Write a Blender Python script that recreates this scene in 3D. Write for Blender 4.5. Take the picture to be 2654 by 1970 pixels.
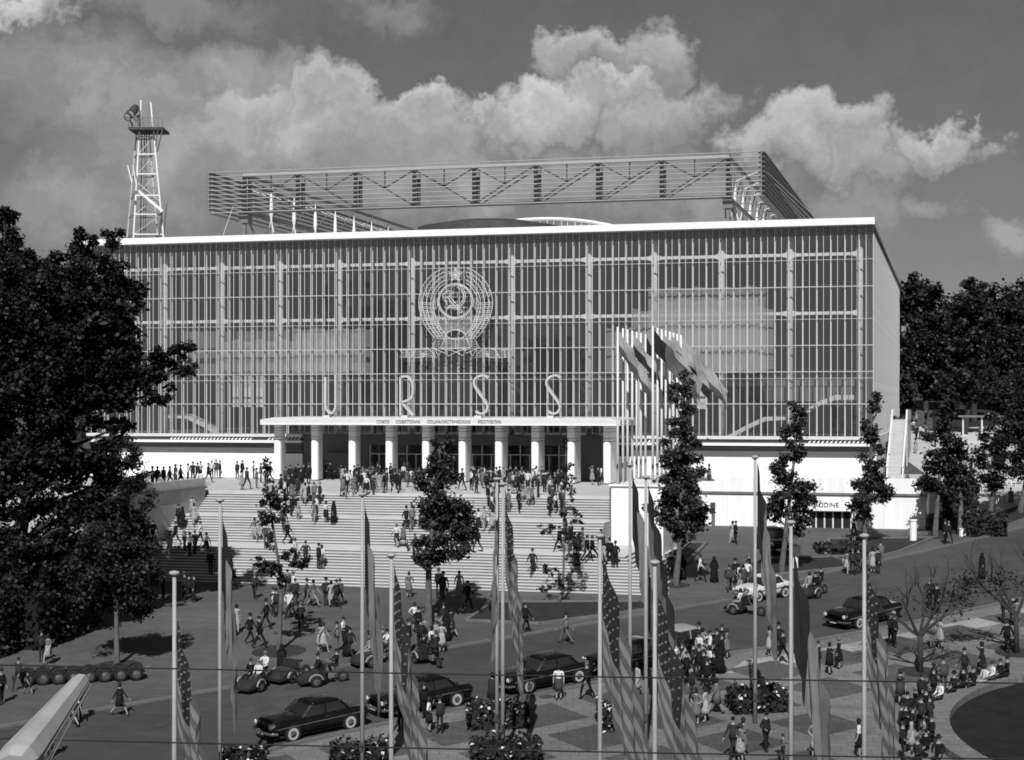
import bpy, bmesh, math, random
import numpy as np
from mathutils import Vector, Matrix
random.seed(7); RNG = np.random.default_rng(11)
for o in list(bpy.data.objects): bpy.data.objects.remove(o)
SC = bpy.context.scene
COL = SC.collection

# ------------------------------------------------------------------ camera
FPX, CXP, YHP = 4295.0, 1327.0, 1050.0            # focal length and horizon in photograph pixels
YAW = math.radians(14.88)
CAM = np.array([42.3, -140.5, 15.0])
FWD = np.array([-math.sin(YAW), math.cos(YAW), 0.0]); RGT = np.array([math.cos(YAW), math.sin(YAW), 0.0])
cam = bpy.data.cameras.new('camera'); camo = bpy.data.objects.new('camera', cam); COL.objects.link(camo)
cam.sensor_width = 36.0; cam.lens = 36.0 * FPX / 2654.0; cam.shift_y = (YHP - 985.0) / 2654.0
cam.clip_start = 0.5; cam.clip_end = 8000.0
camo.location = CAM; camo.rotation_euler = (math.radians(90), 0, YAW); SC.camera = camo

# ------------------------------------------------------------------ world, sun, exposure
SUN_EL, SUN_AZ = math.radians(43), math.radians(8)        # light travels 8 deg left of +Y
W = bpy.data.worlds.new('World'); SC.world = W; W.use_nodes = True
def build_world():
    nt = W.node_tree; N = nt.nodes; L = nt.links; N.clear()
    out = N.new('ShaderNodeOutputWorld'); bg = N.new('ShaderNodeBackground'); L.new(bg.outputs[0], out.inputs[0])
    sky = N.new('ShaderNodeTexSky'); sky.sky_type = 'NISHITA'; sky.sun_disc = False
    sky.sun_elevation = SUN_EL; sky.sun_rotation = math.pi - SUN_AZ; sky.air_density = 1.0; sky.dust_density = 0.6
    bw = N.new('ShaderNodeRGBToBW'); L.new(sky.outputs[0], bw.inputs[0])
    def math_(op, a, b=None, c=None, clamp=False):
        n = N.new('ShaderNodeMath'); n.operation = op; n.use_clamp = clamp
        for i, v in enumerate((a, b, c)):
            if v is None: continue
            if isinstance(v, (int, float)): n.inputs[i].default_value = v
            else: L.new(v, n.inputs[i])
        return n.outputs[0]
    def vmath(op, a, b=None):
        n = N.new('ShaderNodeVectorMath'); n.operation = op
        for i, v in enumerate((a, b)):
            if v is None: continue
            if isinstance(v, (tuple, list)): n.inputs[i].default_value = v
            else: L.new(v, n.inputs[i])
        return n
    tc = N.new('ShaderNodeTexCoord'); D = tc.outputs['Generated']
    dr = vmath('DOT_PRODUCT', D, tuple(RGT)).outputs['Value']; df = vmath('DOT_PRODUCT', D, tuple(FWD)).outputs['Value']
    sx = N.new('ShaderNodeSeparateXYZ'); L.new(D, sx.inputs[0])
    az = math_('ARCTAN2', dr, df); el = math_('ARCSINE', sx.outputs[2])
    cb = N.new('ShaderNodeCombineXYZ'); L.new(az, cb.inputs[0]); L.new(el, cb.inputs[1])
    P0 = cb.outputs[0]
    def noise(vec, scale, detail=8, rough=0.55, dist=0.0, dim='2D'):
        n = N.new('ShaderNodeTexNoise'); n.noise_dimensions = dim; n.inputs['Scale'].default_value = scale; n.inputs['Detail'].default_value = detail
        n.inputs['Roughness'].default_value = rough; n.inputs['Distortion'].default_value = dist; L.new(vec, n.inputs['Vector']); return n
    warp = noise(P0, 19.0, 5, 0.66)
    wv = vmath('SUBTRACT', warp.outputs['Color'], (0.5, 0.5, 0.5)).outputs[0]
    wv = vmath('MULTIPLY', wv, (0.085, 0.06, 0.0)).outputs[0]
    P = vmath('ADD', P0, wv).outputs[0]
    def pang(px, py): return (math.atan((px - CXP) / FPX), math.atan((YHP - py) / FPX))
    # cumulus banks low over the building (centre px, py, radius px, py)
    blobs = [(80, 60, 150, 55, 1.15), (330, 300, 420, 190, .55), (130, 230, 330, 140, .5), (640, 230, 260, 130, .6), (560, 420, 420, 150, .62),
             (860, 270, 120, 110, .9), (700, 340, 240, 120, .75), (1150, 290, 120, 55, 1.0), (1000, 380, 330, 120, .7), (1400, 290, 170, 95, .95),
             (1500, 150, 130, 85, .72), (1690, 170, 120, 110, .70), (1560, 240, 150, 60, .98), (1700, 330, 190, 90, .68), (1860, 290, 90, 60, .6), (2130, 340, 150, 90, .98), (2050, 390, 150, 80, .8),
             (2240, 420, 120, 80, .65), (2450, 400, 110, 60, .8), (2300, 440, 110, 80, .6), (2430, 560, 110, 50, .45), (2620, 630, 90, 60, .5),
             (1850, 520, 240, 90, .4), (1300, 480, 700, 110, .55), (450, 40, 380, 80, .38), (980, 20, 160, 60, .34), (2200, 560, 160, 90, .35), (300, 560, 420, 120, .4)]
    lit = None
    for (bx, by, rx, ry, br) in blobs:
        a, e = pang(bx, by)
        k_ = 1.0 / (0.42 if br > .64 else 0.8)
        n_ = N.new('ShaderNodeVectorMath'); n_.operation = 'MULTIPLY_ADD'; L.new(P, n_.inputs[0])
        n_.inputs[1].default_value = (FPX / rx * k_, FPX / ry * k_, 0); n_.inputs[2].default_value = (-a * FPX / rx * k_, -e * FPX / ry * k_, 0)
        ln = vmath('LENGTH', n_.outputs[0]).outputs['Value']
        v = math_('SUBTRACT', 1.15 * k_, ln, clamp=True)
        gr = vmath('DOT_PRODUCT', n_.outputs[0], (-.08 / k_, .52 / k_, 0)).outputs['Value']
        vb = math_('MULTIPLY', v, math_('MULTIPLY_ADD', gr, br, br * .80))
        lit = vb if lit is None else math_('SMOOTH_MAX', lit, vb, 0.12)
    # scattered fair-weather cloud over the rest of the sky
    big = noise(D, 3.2, 3, 0.58, dim='3D')
    rest = N.new('ShaderNodeMapRange'); rest.interpolation_type = 'SMOOTHSTEP'; L.new(big.outputs[0], rest.inputs[0])
    rest.inputs[1].default_value = 0.54; rest.inputs[2].default_value = 0.72
    away = N.new('ShaderNodeMapRange'); L.new(math_('ABSOLUTE', az), away.inputs[0]); away.inputs[1].default_value = 0.28; away.inputs[2].default_value = 0.6
    up = N.new('ShaderNodeMapRange'); L.new(el, up.inputs[0]); up.inputs[1].default_value = 0.27; up.inputs[2].default_value = 0.5
    far = math_('MAXIMUM', away.outputs[0], up.outputs[0])
    rr = math_('MULTIPLY', rest.outputs[0], far)
    lit = math_('MAXIMUM', lit, math_('MULTIPLY', rr, 0.55))
    # billow relief
    rel = noise(P, 34.0, 6, 0.64); relief = math_('MULTIPLY_ADD', rel.outputs[0], 1.3, 0.38)
    
    cl = math_('MULTIPLY', math_('MULTIPLY', lit, relief), 0.39)
    base = math_('MULTIPLY', bw.outputs[0], 0.52)
    haze = N.new('ShaderNodeMapRange'); L.new(el, haze.inputs[0]); haze.inputs[1].default_value = 0.0; haze.inputs[2].default_value = 0.16
    haze.inputs[3].default_value = 0.04; haze.inputs[4].default_value = 0.0
    skyv = math_('ADD', math_('MULTIPLY', base, SKY_K), haze.outputs[0])
    tot = math_('ADD', skyv, cl)
    L.new(math_('MULTIPLY', tot, 1.0 / SKY_K), bg.inputs[0])
    bg.inputs[1].default_value = SKY_K
SKY_K = 0.05
build_world(); W.cycles.sampling_method = 'NONE'
sun = bpy.data.lights.new('sun', 'SUN'); sun.energy = 4.7; sun.angle = math.radians(0.5); sun.color = (1, 1, 1)
suno = bpy.data.objects.new('sun', sun); COL.objects.link(suno)
_sd = Vector((-math.sin(SUN_AZ) * math.cos(SUN_EL), math.cos(SUN_AZ) * math.cos(SUN_EL), -math.sin(SUN_EL)))
suno.rotation_euler = _sd.to_track_quat('-Z', 'Y').to_euler(); suno.location = (60, -200, 120)
SC.view_settings.view_transform = 'Standard'; SC.view_settings.look = 'None'; SC.view_settings.exposure = 0.0; SC.view_settings.gamma = 1.0
SC.render.engine = 'CYCLES'; SC.cycles.use_denoising = True
SC.cycles.max_bounces = 6; SC.cycles.diffuse_bounces = 2; SC.cycles.glossy_bounces = 2; SC.cycles.transmission_bounces = 4; SC.cycles.transparent_max_bounces = 10
SC.cycles.filter_width = 1.7
SC.cycles.caustics_reflective = False; SC.cycles.caustics_refractive = False

# ------------------------------------------------------------------ placing helpers
GS, G0 = 0.0891, -6.11
def depth(x, y): return (x - CAM[0]) * FWD[0] + (y - CAM[1]) * FWD[1]
def gz(x, y):
    d = y + 140.5
    if d < 20: d = 20
    if d > 255: d = 255 + (1 - math.exp(-(d - 255) / 60.0)) * 60
    return G0 + GS * d
def ray(px, py): return FWD + RGT * ((px - CXP) / FPX) + np.array([0, 0, 1.0]) * ((YHP - py) / FPX)
def onY(px, py, Y): d = ray(px, py); return CAM + d * ((Y - CAM[1]) / d[1])
def onX(px, py, X): d = ray(px, py); return CAM + d * ((X - CAM[0]) / d[0])
def onZ(px, py, Z): d = ray(px, py); return CAM + d * ((Z - CAM[2]) / d[2])
def ong(px, py): d = ray(px, py); return CAM + d * ((15.0 - G0) / (GS * d[1] - d[2]))
def atd(px, py, Z): return CAM + ray(px, py) * Z

# ------------------------------------------------------------------ materials (all neutral greys: the film is monochrome)
MATS = {}
def mat(name, v, rough=0.7, var=0.0, scale=1.0, spec=0.3, metal=0.0, bump=0.0, coat=0.0, stretch=None, lo=None):
    if name in MATS: return MATS[name]
    m = bpy.data.materials.new(name); m.use_nodes = True; nt = m.node_tree; b = nt.nodes['Principled BSDF']
    b.inputs['Base Color'].default_value = (v, v, v, 1); b.inputs['Roughness'].default_value = rough
    b.inputs['Specular IOR Level'].default_value = spec; b.inputs['Metallic'].default_value = metal; b.inputs['Coat Weight'].default_value = coat
    if var or bump:
        tc = nt.nodes.new('ShaderNodeTexCoord'); mp = nt.nodes.new('ShaderNodeMapping'); nt.links.new(tc.outputs['Object'], mp.inputs[0])
        if stretch: mp.inputs['Scale'].default_value = stretch
        n = nt.nodes.new('ShaderNodeTexNoise'); n.inputs['Scale'].default_value = scale; n.inputs['Detail'].default_value = 6; n.inputs['Roughness'].default_value = .62
        nt.links.new(mp.outputs[0], n.inputs['Vector'])
        if var:
            r = nt.nodes.new('ShaderNodeValToRGB'); l = max(0.0, v * (1 - var)); h = min(1.0, v * (1 + var))
            r.color_ramp.elements[0].position = 0.3; r.color_ramp.elements[1].position = 0.7
            r.color_ramp.elements[0].color = (l, l, l, 1); r.color_ramp.elements[1].color = (h, h, h, 1)
            nt.links.new(n.outputs[0], r.inputs[0]); nt.links.new(r.outputs[0], b.inputs['Base Color'])
        if bump:
            bp = nt.nodes.new('ShaderNodeBump'); bp.inputs['Strength'].default_value = bump; bp.inputs['Distance'].default_value = 0.03
            nt.links.new(n.outputs[0], bp.inputs['Height']); nt.links.new(bp.outputs[0], b.inputs['Normal'])
    MATS[name] = m; return m
def glass_mat(name, tint, ior=1.7, rough=0.02, dust=.06):
    m = bpy.data.materials.new(name); m.use_nodes = True; nt = m.node_tree; nt.nodes.clear()
    o = nt.nodes.new('ShaderNodeOutputMaterial'); mx = nt.nodes.new('ShaderNodeMixShader'); t = nt.nodes.new('ShaderNodeBsdfTransparent')
    g = nt.nodes.new('ShaderNodeBsdfGlossy'); lw = nt.nodes.new('ShaderNodeLayerWeight'); lw.inputs[0].default_value = .5; pw = nt.nodes.new('ShaderNodeMath'); pw.operation = 'POWER'; pw.inputs[1].default_value = 5.0; nt.links.new(lw.outputs['Facing'], pw.inputs[0]); f = nt.nodes.new('ShaderNodeMath'); f.operation = 'MULTIPLY_ADD'; nt.links.new(pw.outputs[0], f.inputs[0]); df = nt.nodes.new('ShaderNodeBsdfDiffuse'); m2 = nt.nodes.new('ShaderNodeMixShader')
    t.inputs[0].default_value = (tint, tint, tint, 1); g.inputs['Roughness'].default_value = rough; f0 = ((ior - 1) / (ior + 1)) ** 2 * 1.7; f.inputs[1].default_value = 1 - f0; f.inputs[2].default_value = f0
    df.inputs[0].default_value = (.5, .5, .5, 1); m2.inputs[0].default_value = dust     # dust on the pane
    nt.links.new(t.outputs[0], m2.inputs[1]); nt.links.new(df.outputs[0], m2.inputs[2])
    nt.links.new(f.outputs[0], mx.inputs[0]); nt.links.new(m2.outputs[0], mx.inputs[1]); nt.links.new(g.outputs[0], mx.inputs[2]); nt.links.new(mx.outputs[0], o.inputs[0])
    MATS[name] = m; return m
def foliage_mat(name, v, var=0.6, scale=1.5):
    if name in MATS: return MATS[name]
    m = bpy.data.materials.new(name); m.use_nodes = True; nt = m.node_tree; b = nt.nodes['Principled BSDF']
    b.inputs['Roughness'].default_value = 0.55; b.inputs['Specular IOR Level'].default_value = 0.25
    g = nt.nodes.new('ShaderNodeNewGeometry'); tc = nt.nodes.new('ShaderNodeTexCoord')
    n = nt.nodes.new('ShaderNodeTexNoise'); n.inputs['Scale'].default_value = scale; n.inputs['Detail'].default_value = 2
    nt.links.new(tc.outputs['Object'], n.inputs['Vector'])
    ad = nt.nodes.new('ShaderNodeMath'); ad.operation = 'ADD'; nt.links.new(g.outputs['Random Per Island'], ad.inputs[0]); nt.links.new(n.outputs[0], ad.inputs[1])
    mr = nt.nodes.new('ShaderNodeMapRange'); mr.inputs[1].default_value = 0.3; mr.inputs[2].default_value = 1.7
    mr.inputs[3].default_value = v * (1 - var); mr.inputs[4].default_value = v * (1 + var)
    nt.links.new(ad.outputs[0], mr.inputs[0]); nt.links.new(mr.outputs[0], b.inputs['Base Color'])
    MATS[name] = m; return m

WHITE = mat('white_render', .80, .75, .09, 1.1, stretch=(1.6, 1.6, .22))
WHITE2 = mat('white_paint', .78, .5, .05, 3)
ALU = mat('aluminium', .62, .42, .06, 2, spec=.5)
STEELW = mat('pale_steel', .60, .5, .08, 2)
STEELD = mat('grey_steel', .16, .5, .2, 2)
STEELK = mat('dark_steel', .06, .5, .2, 2)
CONC = mat('pale_concrete', .46, .85, .10, .8, bump=.2)
RISER = mat('shaded_stone_riser', .19, .85, .2, 1.2)  # darker than the treads: shadow under the nosings put into the colour
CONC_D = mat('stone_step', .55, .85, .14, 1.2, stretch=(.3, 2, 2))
ASPH = mat('asphalt', .070, .9, .22, .25, bump=.15)
ROADM = mat('road_asphalt', .050, .85, .25, .3, bump=.15)
def weather(m, v, joints=False):
    nt = m.node_tree; b = nt.nodes['Principled BSDF']; tc = nt.nodes.new('ShaderNodeTexCoord'); N = nt.nodes.new; L = nt.links.new
    def nz(sc, det, st=None):
        n = N('ShaderNodeTexNoise'); n.inputs['Scale'].default_value = sc; n.inputs['Detail'].default_value = det; n.inputs['Roughness'].default_value = .65
        if st: mp = N('ShaderNodeMapping'); mp.inputs['Scale'].default_value = st; mp.inputs['Rotation'].default_value = (0, 0, -.16); L(tc.outputs['Object'], mp.inputs[0]); L(mp.outputs[0], n.inputs['Vector'])
        else: L(tc.outputs['Object'], n.inputs['Vector'])
        return n.outputs[0]
    def ma(op, a, b_, c=None):
        n = N('ShaderNodeMath'); n.operation = op
        for i, q in enumerate((a, b_, c)):
            if q is None: continue
            if isinstance(q, (int, float)): n.inputs[i].default_value = q
            else: L(q, n.inputs[i])
        return n.outputs[0]
    f = ma('MULTIPLY_ADD', nz(.07, 4), 1.3, .35); f = ma('MULTIPLY', f, ma('MULTIPLY_ADD', nz(.9, 5), .7, .65)); f = ma('MULTIPLY', f, ma('MULTIPLY_ADD', nz(1.0, 3, (.05, 1.2, 1)), .5, .75)); f = ma('MULTIPLY', f, ma('MULTIPLY_ADD', nz(9, 2), .5, .75))
    if joints:
        br = N('ShaderNodeTexBrick'); mp = N('ShaderNodeMapping'); mp.inputs['Rotation'].default_value = (0, 0, -.25); L(tc.outputs['Object'], mp.inputs[0]); L(mp.outputs[0], br.inputs['Vector'])
        br.inputs['Scale'].default_value = 1.0; br.inputs['Brick Width'].default_value = .8; br.inputs['Row Height'].default_value = .55; br.inputs['Mortar Size'].default_value = .025
        br.inputs['Color1'].default_value = (1.05, 1.05, 1.05, 1); br.inputs['Color2'].default_value = (.93, .93, .93, 1); br.inputs['Mortar'].default_value = (.68, .68, .68, 1); f = ma('MULTIPLY', f, br.outputs['Color'])
    else:
        vo = N('ShaderNodeTexVoronoi'); vo.feature = 'DISTANCE_TO_EDGE'; vo.inputs['Scale'].default_value = .16; mp = N('ShaderNodeVectorMath'); mp.operation = 'MULTIPLY_ADD'
        nn = N('ShaderNodeTexNoise'); nn.inputs['Scale'].default_value = .6; L(tc.outputs['Object'], nn.inputs['Vector']); L(nn.outputs['Color'], mp.inputs[0]); mp.inputs[1].default_value = (2, 2, 2); L(tc.outputs['Object'], mp.inputs[2]); L(mp.outputs[0], vo.inputs['Vector'])
        mr = N('ShaderNodeMapRange'); L(vo.outputs[0], mr.inputs[0]); mr.inputs[1].default_value = .0; mr.inputs[2].default_value = .012; mr.inputs[3].default_value = .78; mr.inputs[4].default_value = 1.0; f = ma('MULTIPLY', f, mr.outputs[0])
    L(ma('MULTIPLY', f, v), b.inputs['Base Color'])
weather(ASPH, .082); weather(ROADM, .058)
PAVE = mat('pavement_slab', .115, .85, .12, .6)
PAVE_D = mat('pavement_slab_dark', .058, .85, .14, .6)
weather(PAVE, .155, True); weather(PAVE_D, .075, True)
PAVE_L = mat('pale_paving', .30, .85, .12, .6); weather(PAVE_L, .30, True)
KERB = mat('kerb_stone', .13, .85, .15, 1)
GRASS = mat('grass', .024, .9, .4, 1.5, bump=.4)
SOIL = mat('soil', .03, .95, .3, 2)
DARKBAND = mat('recess_shade', .10, .6, .12, 1)  # shadow of the recess put into the band's colour
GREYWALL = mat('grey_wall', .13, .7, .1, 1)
INT_D = mat('interior_dark', .045, .8, .2, .4)
INT_M = mat('interior_grey', .16, .8, .15, .4)
INT_W = mat('interior_pale', .60, .8, .08, .25)
BLACKPAINT = mat('black_car_paint', .005, .18, spec=.35, coat=.15)
WHITEPAINT = mat('white_car_paint', .55, .25, spec=.5)
CHROME = mat('chrome', .75, .12, metal=1.0)
RUBBER = mat('rubber', .015, .8)
CARGLASS = mat('car_glass', .02, .05, spec=.8)
BARK = mat('bark', .10, .95, .4, 3, bump=.5)
BARKD = mat('dark_bark', .035, .95, .4, 3, bump=.5)
LEAF = foliage_mat('leaf', .032, .75)
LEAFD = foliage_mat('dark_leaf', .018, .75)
LEAFK = foliage_mat('near_black_leaf', .010, .75)  # darkest leaf tone, for the dense foliage on the left
FLOWER = mat('white_petal', .55, .8)
GLASS = glass_mat('window_glass', .86, 1.7)
GLASS2 = glass_mat('side_window_glass', .75, 1.6, .10)
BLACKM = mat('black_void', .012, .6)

# ------------------------------------------------------------------ mesh helpers
ORG = {}
class MB:
    def __init__(s): s.v = []; s.f = []; s.m = []; s.mi = 0
    def add(s, vs, fs):
        b = len(s.v); s.v += [tuple(map(float, p)) for p in vs]; s.f += [tuple(i + b for i in f) for f in fs]; s.m += [s.mi] * len(fs); return s
    def box(s, x0, x1, y0, y1, z0, z1):
        return s.add([(x0, y0, z0), (x1, y0, z0), (x1, y1, z0), (x0, y1, z0), (x0, y0, z1), (x1, y0, z1), (x1, y1, z1), (x0, y1, z1)],
                     [(0, 3, 2, 1), (4, 5, 6, 7), (0, 1, 5, 4), (1, 2, 6, 5), (2, 3, 7, 6), (3, 0, 4, 7)])
    def bar(s, a, b, w, h=None, up=(0, 0, 1)):
        a = np.array(a, float); b = np.array(b, float); d = b - a; d /= max(1e-9, np.linalg.norm(d)); up = np.array(up, float)
        r = np.cross(d, up)
        if np.linalg.norm(r) < 1e-4: r = np.cross(d, (1, 0, 0))
        r /= np.linalg.norm(r); u = np.cross(r, d); h = w if h is None else h; r = r * w / 2; u = u * h / 2
        return s.add([a - r - u, a + r - u, a + r + u, a - r + u, b - r - u, b + r - u, b + r + u, b - r + u],
                     [(0, 1, 2, 3), (7, 6, 5, 4), (0, 4, 5, 1), (1, 5, 6, 2), (2, 6, 7, 3), (3, 7, 4, 0)])
    def tube(s, pts, r, n=6, closed=False):
        pts = [np.array(p, float) for p in pts]; k = len(pts); rs = r if isinstance(r, (list, tuple, np.ndarray)) else [r] * k
        vs = []; ref = None
        for i, p in enumerate(pts):
            if closed: t = pts[(i + 1) % k] - pts[i - 1]
            else: t = pts[min(i + 1, k - 1)] - pts[max(i - 1, 0)]
            t = t / max(1e-9, np.linalg.norm(t))
            if ref is None:
                ref = np.array((0, 0, 1.0)) if abs(t[2]) < .9 else np.array((0, 1.0, 0))
            a = np.cross(t, ref); a /= max(1e-9, np.linalg.norm(a)); b = np.cross(a, t); ref = b
            for j in range(n):
                q = 2 * math.pi * j / n; vs.append(p + (a * math.cos(q) + b * math.sin(q)) * rs[i])
        fs = []
        for i in range(k if closed else k - 1):
            for j in range(n): fs.append((i * n + j, i * n + (j + 1) % n, ((i + 1) % k) * n + (j + 1) % n, ((i + 1) % k) * n + j))
        if not closed: fs.append(tuple(range(n))[::-1]); fs.append(tuple((k - 1) * n + j for j in range(n)))
        return s.add(vs, fs)
    def lathe(s, prof, n=16, c=(0, 0, 0)):
        vs = []; fs = []
        for (r, z) in prof:
            for j in range(n): q = 2 * math.pi * j / n; vs.append((c[0] + r * math.cos(q), c[1] + r * math.sin(q), c[2] + z))
        for i in range(len(prof) - 1):
            for j in range(n): fs.append((i * n + j, i * n + (j + 1) % n, (i + 1) * n + (j + 1) % n, (i + 1) * n + j))
        fs.append(tuple(range(n))[::-1]); fs.append(tuple((len(prof) - 1) * n + j for j in range(n)))
        return s.add(vs, fs)
    def loft(s, rings, cap=True):
        n = len(rings[0]); vs = [p for r in rings for p in r]; fs = []
        for i in range(len(rings) - 1):
            for j in range(n): fs.append((i * n + j, i * n + (j + 1) % n, (i + 1) * n + (j + 1) % n, (i + 1) * n + j))
        if cap: fs.append(tuple(range(n))[::-1]); fs.append(tuple((len(rings) - 1) * n + j for j in range(n)))
        return s.add(vs, fs)
    def prism(s, poly, z0, z1):
        n = len(poly); a = sum(poly[i][0] * poly[(i + 1) % n][1] - poly[(i + 1) % n][0] * poly[i][1] for i in range(n))
        if a < 0: poly = poly[::-1]
        return s.add([(p[0], p[1], z0) for p in poly] + [(p[0], p[1], z1) for p in poly],
                     [tuple(range(n))[::-1], tuple(range(n, 2 * n))] + [(i, (i + 1) % n, n + (i + 1) % n, n + i) for i in range(n)])
    def mesh(s, name, org=(0, 0, 0)):
        me = bpy.data.meshes.new(name); o = np.array(org, float)
        me.from_pydata([tuple(np.array(p) - o) for p in s.v], [], s.f); me.update(); return me
    def build(s, name, mats, parent=None, org=None, smooth=False, kind=None):
        if org is None: org = ORG.get(parent.name, (0, 0, 0)) if parent is not None else (0, 0, 0)
        me = s.mesh(name, org); ms = mats if isinstance(mats, (list, tuple)) else [mats]
        for m in ms: me.materials.append(m)
        if len(ms) > 1: me.polygons.foreach_set('material_index', s.m)
        if smooth: me.polygons.foreach_set('use_smooth', [True] * len(me.polygons))
        o = bpy.data.objects.new(name, me); COL.objects.link(o)
        if parent is not None: o.parent = parent; ORG[o.name] = tuple(org)
        else: o.location = org
        if kind: o['kind'] = kind
        return o
def tag(o, label, cat, group=None):
    o['label'] = label; o['category'] = cat
    if group: o['group'] = group
    return o
def thing(name, loc, label, cat, group=None, rotz=0):
    o = bpy.data.objects.new(name, None); COL.objects.link(o); o.location = tuple(map(float, loc)); o.rotation_euler[2] = rotz; o.empty_display_size = .3
    ORG[o.name] = tuple(float(c) for c in loc) if not rotz else (0.0, 0.0, 0.0)
    return tag(o, label, cat, group)
def struct(o): o['kind'] = 'structure'; return o
def inst(me, name, parent, loc=(0, 0, 0), mats=None):
    o = bpy.data.objects.new(name, me); COL.objects.link(o); o.parent = parent; o.location = loc; return o
def ground_poly(name, pxs, lift, m, parent=None):
    pts = [ong(*p) for p in pxs]; mb = MB(); mb.add([p + np.array((0, 0, lift)) for p in pts], [tuple(range(len(pts)))])
    o = mb.build(name, m)
    if o.data.polygons[0].normal.z < 0: o.data.flip_normals()
    if parent is not None: o.parent = parent
    return o
def text_mesh(s, size, depth_):
    c = bpy.data.curves.new('lettering', 'FONT'); c.body = s; c.size = size; c.extrude = depth_; c.align_x = 'CENTER'; c.align_y = 'CENTER'
    o = bpy.data.objects.new('lettering', c); COL.objects.link(o); bpy.context.view_layer.update()
    me = bpy.data.meshes.new_from_object(o.evaluated_get(bpy.context.evaluated_depsgraph_get())); bpy.data.objects.remove(o); return me
# ================================================================== GROUND
def build_ground():
    ds = [-200, -120.5, -100, -80, -40, 0, 60, 114.5, 130, 150, 170, 200, 260, 340, 600, 1500, 4000]
    ls = [-3000, -800, -300, -150, -80, -40, 0, 40, 80, 150, 300, 800, 3000]
    mb = MB(); vs = []
    for d in ds:
        for l in ls:
            vs.append((l, d, gz(l, d)))
    n = len(ls); fs = [(i * n + j, i * n + j + 1, (i + 1) * n + j + 1, (i + 1) * n + j) for i in range(len(ds) - 1) for j in range(n - 1)]
    mb.add(vs, fs); struct(mb.build('plaza_ground', ASPH))
build_ground()
KERBPX = [(-300, 1943), (0, 1886), (203, 1850), (643, 1775), (880, 1730), (1100, 1690), (1280, 1660), (1690, 1590), (1910, 1553), (2130, 1490), (2400, 1430), (2654, 1368), (2900, 1305)]
EDGEPX = [(-100, 2130), (300, 2045), (490, 2000), (640, 1965), (741, 1935), (1017, 1874), (1200, 1838), (1379, 1806), (1579, 1764), (1897, 1694), (2080, 1668), (2350, 1618), (2654, 1553), (2900, 1500)]
struct(ground_poly('road', KERBPX + EDGEPX[::-1], .004, ROADM))
def ground_strip(name, pxs, w, h, m):
    pts = [ong(*p) for p in pxs]; mb = MB()
    for i in range(len(pts) - 1):
        a, b = pts[i], pts[i + 1]; mb.bar(a + (0, 0, h / 2 - .05), b + (0, 0, h / 2 - .05), w, h + .1)
    return struct(mb.build(name, m))
ground_strip('plaza_kerb', KERBPX, .30, .11, KERB)
ground_strip('pavement_kerb', EDGEPX, .28, .12, KERB)
pav = struct(ground_poly('pavement', EDGEPX + [(3200, 1700), (3300, 2900), (-400, 2900), (-300, 2200)], .008, PAVE))
struct(ground_poly('pale_paving', [(1882, 1746), (1930, 1712), (2080, 1690), (2350, 1640), (2654, 1576), (2900, 1524), (2900, 1560), (2654, 1606), (2500, 1634), (2420, 1640), (2310, 1668), (2120, 1708), (2000, 1730)], .011, PAVE_L))
# dark slabs laid in the pavement
def slabs():
    a, b = ong(1017, 1872)[:2], ong(1579, 1766)[:2]; ux = (b - a) / np.linalg.norm(b - a); uy = np.array((ux[1], -ux[0]))
    o = a
    for i in range(-6, 14):
        for j in range(0, 7):
            x0 = i * 4.6 + (j % 2) * .0; y0 = 1.7 + j * 4.3
            q = [o + ux * (x0 + dx) + uy * (y0 + dy) for dx, dy in ((0, 0), (3.1, 0), (3.1, 3.1), (0, 3.1))]
            if i > 7: # beyond the bend the slabs follow the road
                q = [np.array((p[0], p[1] + (i - 7) * .9)) for p in q]
            if (pond_c[0] - q[0][0]) ** 2 + (pond_c[1] - q[0][1]) ** 2 < (pond_r + 5.5) ** 2: continue
            mb = MB(); mb.add([(p[0], p[1], gz(p[0], p[1]) + .013) for p in q], [(0, 3, 2, 1)])
            ob = mb.build('paving_panel', PAVE_D); ob.parent = pav
            if ob.data.polygons[0].normal.z < 0: ob.data.flip_normals()
pp = np.array([ong(*p)[:2] for p in ((2639, 1772), (2554, 1799), (2493, 1831), (2459, 1868), (2457, 1892), (2477, 1920), (2505, 1949))])
A_ = np.c_[2 * pp, np.ones(len(pp))]; sol = np.linalg.lstsq(A_, (pp ** 2).sum(1), rcond=None)[0]
pond_c = sol[:2]; pond_r = math.sqrt(sol[2] + (pond_c ** 2).sum())
slabs()
def disc(name, c, r0, r1, lift, m, h=None, n=64):
    mb = MB(); P = lambda r, q, z: (c[0] + r * math.cos(q), c[1] + r * math.sin(q), gz(c[0] + r * math.cos(q), c[1] + r * math.sin(q)) + z)
    qs = [2 * math.pi * k / n for k in range(n)]
    if r0 <= 0: mb.add([P(r1, q, lift) for q in qs], [tuple(range(n))])
    else:
        for k in range(n):
            a, b = qs[k], qs[(k + 1) % n]
            mb.add([P(r0, a, lift), P(r1, a, lift), P(r1, b, lift), P(r0, b, lift), P(r0, a, -.05), P(r1, a, -.05), P(r1, b, -.05), P(r0, b, -.05)],
                   [(0, 1, 2, 3), (1, 5, 6, 2), (0, 3, 7, 4)])
    o = mb.build(name, m); return struct(o)
disc('round_lawn', pond_c, 0, pond_r, .025, mat('dark_grass', .010, .9, .5, .9, bump=.5))
disc('lawn_kerb', pond_c, pond_r, pond_r + 1.0, .34, PAVE)
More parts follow.
